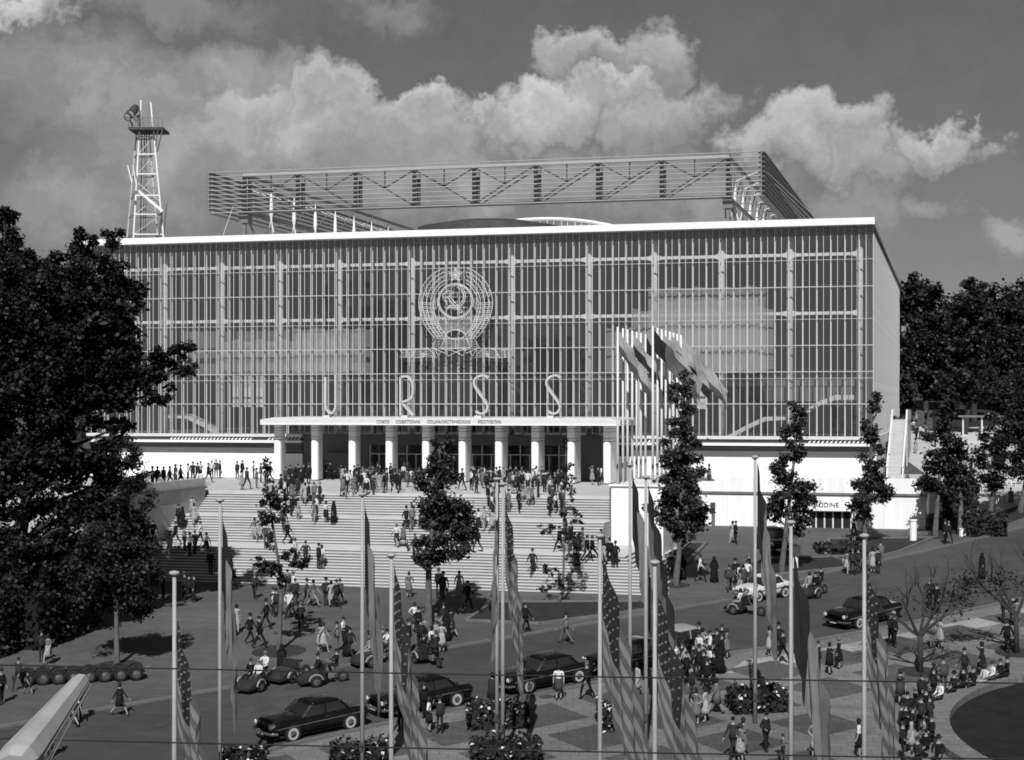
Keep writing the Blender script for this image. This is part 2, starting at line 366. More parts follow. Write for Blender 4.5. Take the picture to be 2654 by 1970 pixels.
# grass areas by the podium and under the trees on the left
def lawn(pxs, nm='lawn'):
    struct(ground_poly(nm, pxs, .03, GRASS)); return ground_strip('lawn_edging', pxs + [pxs[0]], .22, .14, KERB)
lawn([(1210, 1610), (1280, 1562), (1660, 1560), (1690, 1580), (1400, 1618)])
lawn([(1764, 1430), (1786, 1408), (1832, 1408), (1775, 1465), (1760, 1470)])
lawn([(2140, 1440), (2150, 1398), (2420, 1395), (2330, 1432), (2200, 1460)])
lawn([(1925, 1500), (1940, 1460), (2010, 1450), (2270, 1440), (2200, 1472)])
struct(ground_poly('shrub_bed', [(-900, 1700), (-100, 1690), (130, 1660), (240, 1600), (290, 1540), (330, 1450), (-900, 1420)], .03, SOIL))
struct(ground_poly('park_lawn', [(2405, 1392), (2560, 1375), (2700, 1325), (3300, 1180), (3400, 1030), (2420, 1030)], .03, GRASS))
struct(ground_poly('park_path', [(2480, 1290), (2560, 1340), (2700, 1290), (3200, 1160), (3200, 1060), (2500, 1110), (2330, 1120), (2330, 1180)], .05, CONC))

# ================================================================== TERRACE AND STAIRS
TZ = 8.4
mb = MB(); mb.prism([(-70, 90), (-70, -40), (-13.6, -40), (-13.6, -22.5), (19.2, -22.5), (19.2, -25.6), (22.4, -25.6), (22.4, -9.9), (39.9, -9.9), (39.9, 90)], -4, TZ)
terr = struct(mb.build('terrace', CONC))
STEPS = []
stairs = None
def build_stairs():
    y, z = -22.5, TZ; spec = [(9, 3.0), (10, 3.5), (14, 0)]
    mb0 = MB(); mb0.box(-13.2, 19, -22.49, -22.4, 0, TZ - .01); root = struct(mb0.build('stairs', CONC))
    yf = y; k = 0
    for fi, (n, land) in enumerate(spec):
        for i in range(n):
            z -= .17; yf -= .283
            last = (i == n - 1)
            y0 = yf - (land if last else 0)
            xr = 18.9 if fi < 2 else 21.9 + .283 * i
            if fi == 1 and last: xr = 21.7
            back = -22.5 if (fi < 2 and not (fi == 1 and last)) else -26.05
            mb = MB(); mb.box(-13.25, 19.05, y0 - .04, -22.52, z - .06, z)
            if xr > 19.2: mb.box(19.06, xr + .04, y0 - .04, -26.06, z - .06, z)
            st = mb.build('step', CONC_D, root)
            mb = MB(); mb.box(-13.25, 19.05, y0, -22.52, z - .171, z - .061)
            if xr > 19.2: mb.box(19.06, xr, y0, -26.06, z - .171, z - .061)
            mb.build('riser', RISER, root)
            STEPS.append((y0, z, xr))
            if last: yf -= land
    return root
stairs = build_stairs()
def surf(x, y):
    """height of what one stands on at x, y"""
    g = gz(x, y)
    if y > -22.5 and x < 39.9 and not (x > 22.4 and y < -9.9) and y < 90: return max(TZ, g)
    if x < -13.6 and y > -40 and x > -70: return max(TZ, g)
    if -13.25 < x < 26:
        for (y0, z, xr) in STEPS:
            if y >= y0 and x < xr and (x < 19.05 or y < -26.06): return max(z, g)
    return g
def hit(px, py):
    d = ray(px, py); t = 40.0
    while t < 400:
        p = CAM + d * t
        if p[2] <= surf(p[0], p[1]): break
        t += .6
    lo, hi = t - .6, t
    for _ in range(18):
        m_ = (lo + hi) / 2; p = CAM + d * m_
        if p[2] <= surf(p[0], p[1]): hi = m_
        else: lo = m_
    p = CAM + d * hi; return np.array((p[0], p[1], surf(p[0], p[1])))

# retaining walls
t = thing('parapet_wall', (-13.4, -31, 4), 'pale parapet wall with dark ledge left of the wide stairs', 'wall')
mb = MB(); mb.box(-13.6, -13.26, -39.9, -23.3, 2.0, 8.62); mb.build('wall', mat('wall_concrete', .36, .85, .12, .8), t)
mb = MB(); mb.box(-13.75, -13.12, -40.1, -23.2, 8.62, 8.78); mb.build('ledge', STEELD, t)
mb = MB(); mb.box(-13.6, -13.26, -40.0, -23.3, 8.78, 9.4); mb.build('parapet', CONC, t)
mb = MB(); mb.box(-70, -13.62, -40.2, -39.9, 2, 9.4); mb.build('return_wall', CONC, t)
t = thing('flag_plinth', (20.9, -18, 3), 'white plinth block carrying the cluster of flagpoles right of the stairs', 'plinth')
mb = MB(); mb.box(19.1, 22.8, -26, -9.95, 1.5, 9.3); mb.build('block', WHITE, t)
mb = MB(); mb.box(18.95, 22.95, -26.15, -9.9, 9.302, 9.42); mb.build('coping', WHITE2, t)
mb = MB(); mb.box(22.81, 22.95, -25.9, -10.1, 2.0, 4.6); mb.build('skirting', WHITE2, t)
mb = MB(); mb.box(18.98, 19.09, -26.1, -22.6, 3, 9.2); mb.build('edge_pilaster', GREYWALL, t)
t = thing('podium_wall', (31, -10, 3.5), 'long white podium wall with glazed double doors right of the flagpoles', 'wall')
mb = MB(); mb.box(22.86, 40.3, -10.2, -9.7, 2.5, 8.05); mb.box(39.9, 40.3, -9.69, 30, 2.5, 8.05); mb.build('wall', WHITE, t)
mb = MB(); mb.box(22.84, 40.42, -10.36, -9.7, 8.06, 8.2); mb.box(40.0, 40.42, -9.69, 30, 8.06, 8.2); mb.build('ledge', STEELD, t)
mb = MB(); mb.box(25.6, 40.3, -10.22, -9.9, 8.21, 9.38); mb.add([(22.85, -10.22, 8.21), (25.59, -10.22, 8.21), (25.59, -10.22, 9.38), (24.4, -10.22, 9.0), (22.85, -10.22, 9.0), (22.85, -9.9, 8.21), (25.59, -9.9, 8.21), (25.59, -9.9, 9.38), (24.4, -9.9, 9.0), (22.85, -9.9, 9.0)],
    [(0, 1, 2, 3, 4), (9, 8, 7, 6, 5), (2, 7, 8, 3), (3, 8, 9, 4)])
mb.box(40.0, 40.3, -9.89, 30, 8.21, 9.2); mb.build('parapet', WHITE, t)
# doors in the podium wall
def px_box(a, b, Y0, Y1):
    p, q = onY(a[0], a[1], Y0), onY(b[0], b[1], Y0); return (min(p[0], q[0]), max(p[0], q[0]), Y0, Y1, min(p[2], q[2]), max(p[2], q[2]))
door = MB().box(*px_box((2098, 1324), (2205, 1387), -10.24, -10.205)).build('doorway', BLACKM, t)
fr = MB()
for x in (2100, 2113, 2135, 2157, 2181, 2204): fr.box(*px_box((x, 1325), (x + 4, 1388), -10.30, -10.245))
fr.box(*px_box((2098, 1322), (2208, 1326), -10.9, -10.25)); fr.build('door_frame', ALU, door)
mt = text_mesh('RODINE', .50, .03); o = bpy.data.objects.new('lettering', mt); COL.objects.link(o); mt.materials.append(GREYWALL); o.parent = t
p = onY(2142, 1309, -10.24); o.location = tuple(p - np.array(ORG[t.name])); o.rotation_euler = (math.radians(90), 0, 0)
mb = MB(); mb.box(*px_box((1844, 1315), (1853, 1392), -10.26, -10.21)); mb.build('door', GREYWALL, t)
mb = MB(); mb.box(*px_box((1841, 1303), (1852, 1318), -10.7, -10.22)); mb.build('wall_lamp', STEELK, t)

# ================================================================== PAVILION
U = 1.16; HW = 36.0; ZB, ZT = 12.4, 29.9; DEEP = 84.0
PAV = thing('glass_pavilion', (0, 0, TZ), 'huge glass exhibition pavilion with white mullions, portico and lattice crown', 'pavilion')
def P_(mb, name, m, parent=PAV, **k): return mb.build(name, m, parent, **k)
# roof
mb = MB(); mb.box(-HW - .25, HW + .05, -.75, DEEP, ZT, ZT + .55); roof = P_(mb, 'roof', ALU)
mb = MB(); mb.box(-HW - .3, HW + .1, -.85, -.752, ZT + .03, ZT + .6); mb.box(HW + .051, HW + .12, -.75, DEEP, ZT + .03, ZT + .6); P_(mb, 'fascia', WHITE2, roof)
mb = MB(); mb.box(-HW, HW, .3, DEEP, ZT - .5, ZT - .02); P_(mb, 'ceiling', INT_M)
# glazing bars, mullions
me_thin = MB().box(-.02, .02, -.03, .04, ZB, ZT).mesh('glazing_bar'); me_thin.materials.append(ALU)
me_thick = MB().box(-.066, .066, .30, .44, ZB, ZT - .6).mesh('mullion'); me_thick.materials.append(WHITE2)
O_ = np.array((0, 0, -TZ))
for i in range(-62, 63):
    x = i * U / 2
    inst(me_thin, 'glazing_bar', PAV, (x, 0, -TZ))
    if i % 2 == 0 and abs(i) < 62: inst(me_thick, 'mullion', PAV, (x, 0, -TZ))
# round pillars behind the glass and haunched beams
PU = [-30, -25, -20, -15, -10, -4, 4, 10, 15, 20, 25, 30]
me_pil = MB().tube([(0, 1.25, ZB - .2), (0, 1.25, ZT - 1.0), (0, 1.25, ZT - .45)], [.29, .29, .14], 14).mesh('pillar'); me_pil.materials.append(WHITE2)
me_pil.polygons.foreach_set('use_smooth', [True] * len(me_pil.polygons))
for u in PU: inst(me_pil, 'pillar', PAV, (u * U, 0, -TZ))
for zc in (27.7, 22.75):
    for a, b in zip(PU[:-1], PU[1:]):
        x0, x1 = a * U + .2, b * U - .2; h0, h1 = .27, .13
        rings = []
        for x, h in ((x0, h0), (x0 + .22, .19), (x0 + .5, h1), (x1 - .5, h1), (x1 - .22, .19), (x1, h0)):
            rings.append([(x, 1.1, zc - h), (x, 1.4, zc - h), (x, 1.4, zc + h), (x, 1.1, zc + h)])
        P_(MB().loft(rings), 'beam', WHITE2)
TRZ = [15.1, 17.25, 17.8, 20.0, 22.2, 24.9, 27.15]
for z in TRZ:
    w = .035 if z in (17.8, 20.0, 15.1, 24.9) else .02
    mb = MB(); mb.box(-HW, HW, .06, .2, z - w, z + w); P_(mb, 'transom', WHITE2)
# panes
rows = [ZB + .02, 15.1, 17.52, 20.0, 22.2, 24.9, 27.15, ZT]
n_p = 0; rest = MB()
order = [(i, r) for r in range(7) for i in range(-62, 62)]
big = set([(i, r) for r in (0, 1, 5, 6) for i in range(-12, 62)][:298])
for (i, r) in order:
    x0, x1 = i * U / 2 + .024, (i + 1) * U / 2 - .024; z0, z1 = rows[r], rows[r + 1]
    tw = random.uniform(-.006, .006) + (.005 if i % 2 else -.005)
    q = [(x0, -.01 + tw, z0), (x1, -.01 - tw, z0), (x1, -.01 - tw + .002 * random.uniform(-1, 1), z1), (x0, -.01 + tw, z1)]
    if (i, r) in big: P_(MB().add(q, [(0, 1, 2, 3)]), 'pane', GLASS)
    else: rest.add(q, [(0, 1, 2, 3)])
P_(rest, 'panes', GLASS, kind='stuff')
# right and left sides
ns = 72
me_ts = MB().box(HW - .03, HW + .03, -.03, .03, ZB, ZT).mesh('side_glazing_bar'); me_ts.materials.append(mat('side_bar_metal', .36, .5, .1, 2))
sidep = MB()
for k in range(ns + 1):
    y = k * DEEP / ns
    inst(me_ts, 'side_glazing_bar', PAV, (0, y, -TZ))
for k in range(ns):
    y0, y1 = k * DEEP / ns + .03, (k + 1) * DEEP / ns - .03
    P_(MB().add([(HW, y0, ZB), (HW, y1, ZB), (HW, y1, ZT), (HW, y0, ZT)], [(0, 1, 2, 3)]), 'side_pane', GLASS2)
mb = MB(); mb.box(HW - .7, HW - .6, .5, DEEP - .1, ZB, ZT - .5); P_(mb, 'side_blind', mat('blind', .50, .8))
mb = MB(); mb.box(-HW, -HW + .1, .1, DEEP - .1, ZB, ZT); P_(mb, 'side_wall', INT_M)
mb = MB(); mb.box(-HW, HW, DEEP - .2, DEEP, TZ, ZT - .01); P_(mb, 'rear_wall', INT_M)
# base: ledge, louvre band, edge, dark band, white wall
for (x0, x1) in ((-HW - .2, -14.6), (14.6, HW + .2)):
    P_(MB().box(x0, x1, -.55, .6, 12.12, 12.38), 'sill', ALU)
    P_(MB().box(x0, x1, -.30, .6, 11.80, 12.118), 'louvre_band', GREYWALL)
    P_(MB().box(x0, x1, -.62, .6, 11.58, 11.798), 'cornice', WHITE2)
    P_(MB().box(x0 + .1, x1 - .1, -.12, .6, 10.6, 11.578), 'dark_band', DARKBAND)
    P_(MB().box(x0, x1, -.34, .6, TZ - .3, 10.598), 'base_wall', WHITE)
me_l = MB().bar((0, -.42, 11.84), (.2, -.33, 12.08), .05, .12).mesh('louvre'); me_l.materials.append(WHITE2)
for k in range(0, 40):
    for x in (-27.6 + k * .36, 15 + k * .36):
        if (x < -15 and not (k > 22 and k < 27)) or (x > 14 and (k < 12 or k > 26)): inst(me_l, 'louvre', PAV, (x if x < 0 or k < 20 else x + 6, 0, -TZ))
P_(MB().box(HW - .1, HW + .35, .61, DEEP, 11.58, 12.38), 'side_sill', ALU)
P_(MB().box(HW - .1, HW + .2, .61, DEEP, TZ - .3, 11.57), 'side_base_wall', WHITE)
# portico recess: wall, doors
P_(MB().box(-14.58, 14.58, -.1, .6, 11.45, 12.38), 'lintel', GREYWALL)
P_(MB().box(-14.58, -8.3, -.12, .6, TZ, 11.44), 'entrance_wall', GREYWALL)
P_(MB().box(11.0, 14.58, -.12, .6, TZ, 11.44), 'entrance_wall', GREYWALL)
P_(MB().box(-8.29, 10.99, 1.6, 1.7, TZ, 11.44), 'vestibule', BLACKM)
for k in range(11):
    x = -8.2 + k * 1.74
    dr = P_(MB().box(x + .06, x + 1.66, -.02, .0, TZ + .05, 10.6), 'door', CARGLASS)
    f = MB(); f.box(x - .02, x + .06, -.1, .06, TZ, 11.44); f.box(x + .061, x + 1.7, -.08, .05, 10.6, 10.68); f.box(x + .82, x + .9, -.07, .04, TZ, 10.599); P_(f, 'door_frame', ALU, dr)
    P_(MB().box(x + .06, x + 1.66, -.02, .0, 10.69, 11.43), 'fanlight', CARGLASS)
P_(MB().box(-12.2, -9.6, -.6, -.15, TZ, 10.7), 'notice_board', INT_M)
# canopy over the portico
mb = MB(); cy0 = -6.9
mb.add([(-15.86, cy0, 13.30), (15.97, cy0, 13.30), (15.97, 0, 13.30), (-15.86, 0, 13.30), (-15.86, cy0, 13.75), (15.97, cy0, 13.75), (15.97, 0, 13.9), (-15.86, 0, 13.9),
        (-14.6, cy0 + .02, 13.93), (14.9, cy0 + .02, 13.93), (14.9, -.1, 14.0), (-14.6, -.1, 14.0)],
       [(0, 3, 2, 1), (0, 1, 5, 4), (1, 2, 6, 5), (2, 3, 7, 6), (3, 0, 4, 7), (4, 5, 9, 8), (5, 6, 10, 9), (6, 7, 11, 10), (7, 4, 8, 11), (8, 9, 10, 11)])
canopy = P_(mb, 'canopy', ALU)
mb = MB(); mb.box(-15.7, 15.8, cy0 - .06, cy0 - .002, 13.30, 13.42); P_(mb, 'canopy_edge', WHITE2, canopy)
for wtxt, pxc in (('СОЮЗ', 992), ('СОВЕТСКИХ', 1057), ('СОЦИАЛИСТИЧЕСКИХ', 1163), ('РЕСПУБЛИК', 1269)):
    mt = text_mesh(wtxt, .40, .02); mt.materials.append(STEELD); o = bpy.data.objects.new('lettering', mt); COL.objects.link(o); o.parent = canopy
    p = onY(pxc, 1094, cy0 - .03); o.location = (p[0], p[1], p[2] - TZ); o.rotation_euler = (math.radians(90), 0, 0)
    w = {'СОЮЗ': 34, 'СОВЕТСКИХ': 66, 'СОЦИАЛИСТИЧЕСКИХ': 116, 'РЕСПУБЛИК': 61}[wtxt] / 30.5
    xs = [v.co.x for v in mt.vertices]
    if xs: o.scale = (w / max(.1, max(xs) - min(xs)), 1, 1)
WHITEC = mat('white_column_render', .90, .7, .03, .6)
# portico columns: deep fins with a rounded front
colx = [(712, 742), (808, 839), (904.5, 937), (1000, 1034), (1094.5, 1131), (1189, 1227), (1283, 1324), (1377, 1419), (1470, 1514), (1563, 1609)]
for k, (a, b) in enumerate(colx):
    xa = onY(a, 1246 + (a - 712) * .0105, -5.2)[0]
    w = .66; dep = 1.6 + 1.5 * k / 9; rot = math.radians(9 - 8 * k / 9)
    sec = [(-w / 2, dep), (-w / 2, .3), (-w / 2 + .05, .12), (-w / 4, .02), (0, 0), (w / 4, .02), (w / 2 - .05, .12), (w / 2, .3), (w / 2, dep)]
    cx0, cy_ = xa + w / 2 + .02, -5.5
    def pt(s, z, e=0): 
        x, y = s; x *= 1 + e; x, y = x * math.cos(rot) - y * math.sin(rot) * -1 * -1, y * math.cos(rot) + x * math.sin(rot)
        return (cx0 + x, cy_ + y, z)
    rings = [[pt(s, z, e) for s in sec] for z, e in ((TZ + .12, 0), (13.3, 0))]
    cl = P_(MB().loft(rings), 'column', WHITEC)
    me_ = MB().loft([[pt(s, z, .06) for s in sec] for z in (TZ, TZ + .12)]); P_(me_, 'column_base', GREYWALL, cl)
    for z in (11.95, 12.2, 12.75, 13.0):
        P_(MB().loft([[pt((s[0] * 1.04, s[1] - .012 if s[1] < .2 else s[1]), zz, 0) for s in sec] for zz in (z, z + .035)]), 'dark_ring', STEELD, cl)  # thin dark rings round the upper part of the column
# interior seen through the glass
P_(MB().box(-HW + .1, HW - .8, .6, DEEP - .2, 12.15, 12.3), 'hall_floor', INT_M)
P_(MB().box(-HW + .1, HW - .8, 14, DEEP - .2, 17.2, 17.8), 'gallery_floor', INT_M)
P_(MB().box(-HW + .1, HW - .8, 36, 36.2, 12.31, ZT - .6), 'hall_partition', INT_D)
def int_panel(name, a, b, Y, m): P_(MB().box(*px_box(a, b, Y, Y + .25)), name, m)
GLOWM = bpy.data.materials.new('glow_sheet'); GLOWM.use_nodes = True; _n = GLOWM.node_tree; _b = _n.nodes['Principled BSDF']; _b.inputs['Base Color'].default_value = (.62, .62, .62, 1); _b.inputs['Roughness'].default_value = .9; _b.inputs['Alpha'].default_value = .34  # pale see-through sheet, added to stand for cloud glow on the panes
def add_glow(a, b, Y):     # sheer folded sheets added behind the glass to imitate reflected cloud glow
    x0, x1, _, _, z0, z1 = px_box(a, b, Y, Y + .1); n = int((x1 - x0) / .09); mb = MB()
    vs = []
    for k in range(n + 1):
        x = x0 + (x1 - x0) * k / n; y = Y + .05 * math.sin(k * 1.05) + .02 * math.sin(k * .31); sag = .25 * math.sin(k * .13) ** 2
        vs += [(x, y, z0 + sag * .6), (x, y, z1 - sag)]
    mb.add(vs, [(2 * k, 2 * k + 2, 2 * k + 3, 2 * k + 1) for k in range(n)]); P_(mb, 'glow_sheet', GLOWM, smooth=True)
add_glow((1705, 775), (1965, 965), .62); add_glow((1680, 745), (1985, 968), .74); add_glow((1640, 800), (2005, 962), .86); add_glow((1570, 850), (1990, 966), .97)
add_glow((760, 850), (945, 966), .7); add_glow((560, 880), (900, 964), .85)
int_panel('display_screen', (480, 860), (960, 968), 5.0, mat('interior_mid2', .17, .8, .1, .3))
int_panel('display_screen', (1980, 990), (2240, 1040), 6.0, INT_M)
int_panel('display_screen', (1700, 985), (2240, 1000), 3.0, INT_M)
for x0, x1 in ((603, 618), (633, 650), (664, 682)): int_panel('poster', (x0, 974), (x1, 1055), 2.4, INT_W)
int_panel('poster', (1806, 1005), (1828, 1060), 2.4, INT_W)
def ramp(pts, Y):
    rings = []
    for (x, y) in pts:
        p = onY(x, y, Y); rings.append([(p[0], Y, p[2] - .2), (p[0], Y + 1.6, p[2] - .2), (p[0], Y + 1.6, p[2] + .2), (p[0], Y, p[2] + .2)])
    P_(MB().loft(rings), 'ramp', INT_W)
ramp([(1880, 1138), (1940, 1105), (1985, 1085), (2040, 1082)], 3.5); ramp([(2090, 1066), (2125, 1045), (2165, 1030), (2225, 1030)], 3.5)
ramp([(425, 1078), (480, 1079), (520, 1098), (575, 1132)], 3.5)

for (px, py) in ((1415, 1806), (760, 1782), (1995, 1540), (420, 1880), (2420, 1700)):
    c = ong(px, py); disc('drain_cover', c, 0, .38, .022, STEELK, n=20)

JT = mat('wall_joint', .50, .8)
for k in range(9): P_(MB().box(-35.9 + k * 2.4, -35.885 + k * 2.4, -.345, -.338, TZ, 10.59), 'wall_joint', JT)
for k in range(8): P_(MB().box(16.6 + k * 2.4, 16.615 + k * 2.4, -.345, -.338, TZ, 10.59), 'wall_joint', JT)
for o_ in [o for o in bpy.data.objects if o.name == 'podium_wall']:
    for k in range(7): MB().box(25.2 + k * 2.4, 25.215 + k * 2.4, -10.206, -10.198, 4.5, 8.04).build('wall_joint', JT, o_)
# ================================================================== CROWN OF TRUSSES ON THE ROOF
SLATM = mat('slat_metal', .36, .5, .1, 2)
CY, CZ0, CZ1 = 7.0, 33.4, 37.25; RZ = ZT + .56
def crown():
    px_posts = [634, 772, 922, 1074, 1229, 1389, 1550, 1715, 1887]
    X = [onY(p, 480, CY)[0] for p in px_posts]; xl, xr = X[0], X[-1]
    cr = P_(MB().box(xl - .1, xr + .1, CY - .17, CY + .17, CZ1 - .3, CZ1), 'roof_truss', SLATM)
    P_(MB().box(xl - .1, xr + .1, CY - .17, CY + .17, CZ0, CZ0 + .26), 'bottom_chord', STEELD, cr)
    for k, x in enumerate(X):
        for dy in (-.02, 1.3):
            P_(MB().box(x - .17, x + .17, CY - .12 + dy, CY + .12 + dy, CZ0 + .26, CZ1 - .3), 'truss_post', STEELD, cr)
    for k in range(8):
        a, b = X[k], X[k + 1]; m = (a + b) / 2; zm = CZ0 + 2.0; n = (m, CY, zm)
        bars = [((a + .1, CY, CZ1 - .3), n), ((b - .1, CY, CZ1 - .3), n), ((m, CY, CZ1 - .3), n)]
        bars.append((n, (b - .15, CY, CZ0 + .26)) if k < 4 else (n, (a + .15, CY, CZ0 + .26)))
        bars.append(((a + .2, CY + 1.3, CZ1 - .4), (b - .2, CY + 1.3, CZ0 + .3)) if k < 4 else ((b - .2, CY + 1.3, CZ1 - .4), (a + .2, CY + 1.3, CZ0 + .3)))
        for p, q in bars: P_(MB().bar(p, q, .11), 'truss_diagonal', STEELD, cr)
    # louvre slats hung round all four sides
    sx0, sx1, sy0, sy1 = onY(542, 470, CY - .7)[0], onY(1972, 450, CY - .7)[0], CY - .7, 72.0
    for k in range(10):
        z = CZ0 + .08 + k * (CZ1 + .1 - CZ0 - .08) / 9
        P_(MB().box(sx0, sx1, sy0 - .25, sy0 + .05, z - .03, z + .03), 'slat', SLATM, cr)
        P_(MB().box(sx0 - .35, sx0 + .25, sy0 + .06, sy1, z - .04, z + .04), 'slat', STEELD, cr)
        P_(MB().box(sx1 - .25, sx1 + .35, sy0 + .06, sy1, z - .04, z + .04), 'slat', STEELD, cr)
        P_(MB().box(sx0, sx1, sy1 + .01, sy1 + .3, z - .03, z + .03), 'slat', SLATM, cr)
    for x in (sx0, sx1): P_(MB().box(x - .1, x + .1, sy0 - .1, sy0 + .1, CZ0, CZ1 + .1), 'slat_hanger', STEELD, cr)
    # corner supports, side trusses, masts
    for x in (xl, xr):
        s = MB(); s.box(x - .45, x + .45, CY - .3, CY + .8, CZ0 - .9, CZ0 - .01); s.bar((x, CY, CZ0 - .9), (x, CY, RZ), .3); s.bar((x + .3, CY + .6, CZ0 - .9), (x + .9, CY + 1.4, RZ), .16); s.bar((x - .3, CY + .6, CZ0 - .9), (x - .3, CY + .6, RZ), .12)
        P_(s, 'truss_support', STEELD, cr)
        P_(MB().box(x - .14, x + .14, CY + .2, sy1 - 2, CZ1 - .28, CZ1), 'side_chord', STEELD, cr)
        P_(MB().box(x - .14, x + .14, CY + .2, sy1 - 2, CZ0, CZ0 + .24), 'side_chord', STEELD, cr)
    for side, x in ((-1, xl + .2), (1, xr - .2)):
        for j in range(10):
            y = CY + 6 + j * 5.9
            mst = P_(MB().tube([(x, y, RZ + 2.9), (x, y, RZ + 3.6), (x, y, RZ + 4.6), (x, y, RZ + 6.0)], [.08, .20, .17, .04], 8), 'mast_head', WHITE2, cr)
            for dx, dy in ((-.8, -.5), (.8, -.5), (0, .9)): P_(MB().tube([(x + dx, y + dy, RZ), (x, y, RZ + 3.0)], .075, 6), 'mast_leg', STEELW, cr)
            P_(MB().bar((x - side * -3.2, y, CZ1 - .3), (x, y, RZ + 5.2), .08), 'outrigger', STEELW, cr)
            P_(MB().bar((x, y, RZ + 3.2), (x + side * 2.9, y, CZ0 + .1), .1), 'outrigger', STEELD, cr)
            if j < 9:
                P_(MB().bar((x, y, CZ0 + .2), (x, y + 5.9, CZ1 - .3), .09), 'truss_diagonal', STEELD, cr)
    for k in range(5):
        P_(MB().tube([(sx1, sy0 + 1 + k * 6, CZ1 - 1.2 - .1 * k), (HW - 3 - k * .8, 40 + 4 * k, RZ)], .025, 5), 'guy_wire', STEELW, cr)
    P_(MB().tube([onY(620, 490, CY), onY(578, 610, CY - 2)], .025, 5), 'guy_wire', STEELW, cr)
    # low dark hall roof and the arched rib behind it
    c = onY(1272, 590, 42); top = onY(1272, 567, 42)[2]; base = onY(1272, 593, 42)[2]
    P_(MB().lathe([(8.4, RZ), (8.4, base), (4.5, base + (top - base) * .62), (1.6, top - .12), (.3, top)], 28, (c[0], c[1], 0)), 'hall_lantern', STEELK)
    pts = []
    for i in range(19):
        px = 1310 + i * 18; q = (px - 1420) / 190.0; py = 567 + 24 * q * q
        pts.append(onY(px, py, 66))
    P_(MB().tube(pts, .22, 6), 'arch_rib', WHITE2)
    for i in range(1, 18):
        a, b = pts[i], np.array((pts[i][0] + (-.8 if i % 2 else .8), 66, RZ + .1)); P_(MB().bar(a, b, .08), 'arch_strut', STEELW)
crown()
# ------------------------------------------------------------------ letters on the canopy
def ribbon(mb, pts, Y0, Y1, th):
    n = len(pts); pts = [np.array((p[0], p[2])) for p in pts]; rings = []
    for i, p in enumerate(pts):
        t_ = pts[min(i + 1, n - 1)] - pts[max(i - 1, 0)]; t_ /= np.linalg.norm(t_); nn = np.array((-t_[1], t_[0])) * th / 2
        rings.append([(p[0] - nn[0], Y0, p[1] - nn[1]), (p[0] + nn[0], Y0, p[1] + nn[1]), (p[0] + nn[0], Y1, p[1] + nn[1]), (p[0] - nn[0], Y1, p[1] - nn[1])])
    mb.loft(rings)
def smooth_path(pts, k=6):
    pts = [np.array(p, float) for p in pts]; out = []
    for i in range(len(pts) - 1):
        p0, p1, p2, p3 = pts[max(i - 1, 0)], pts[i], pts[i + 1], pts[min(i + 2, len(pts) - 1)]
        for j in range(k):
            t = j / k; out.append(.5 * ((2 * p1) + (-p0 + p2) * t + (2 * p0 - 5 * p1 + 4 * p2 - p3) * t * t + (-p0 + 3 * p1 - 3 * p2 + p3) * t ** 3))
    out.append(pts[-1]); return out
LET = mat('letter_metal', .50, .45, .05, 2)
def letters():
    z6 = lambda x, y: (300 + x / 3.177, 900 + y / 3.177); z7 = lambda x, y: (900 + x / 3.177, 930 + y / 3.177)
    Y0, Y1 = -6.5, -6.0
    def strokes(lst):
        mb = MB()
        for s in lst: ribbon(mb, [onY(p[0], p[1], Y0) for p in smooth_path(s)], Y0, Y1, .17)
        return mb
    S = [(1158, 158), (1128, 138), (1085, 142), (1048, 172), (1044, 215), (1075, 270), (1115, 325), (1148, 380), (1150, 415), (1122, 446), (1085, 450), (1055, 432)]
    L_ = [('letter', [[z6(*p) for p in ((1725, 245), (1725, 360), (1725, 470), (1735, 515), (1768, 545), (1800, 515), (1808, 470), (1808, 360), (1808, 230))]]),
          ('letter', [[z7(*p) for p in ((436, 468), (436, 360), (436, 250), (436, 150))], [z7(*p) for p in ((436, 150), (490, 146), (530, 190), (540, 260), (520, 325), (440, 360))], [z7(*p) for p in ((446, 362), (490, 410), (540, 468))]]),
          ('letter', [[z7(*p) for p in S]]), ('letter', [[z7(p[0] + 597, p[1]) for p in S]])]
    for nm, st in L_: P_(strokes(st), nm, LET, canopy)
    for px in (848, 1050, 1240, 1427):
        p = onY(px, 1080, -6.3); P_(MB().box(p[0] - .28, p[0] + .28, -6.55, -5.95, 13.85, 14.12), 'letter_base', ALU, canopy)
letters()
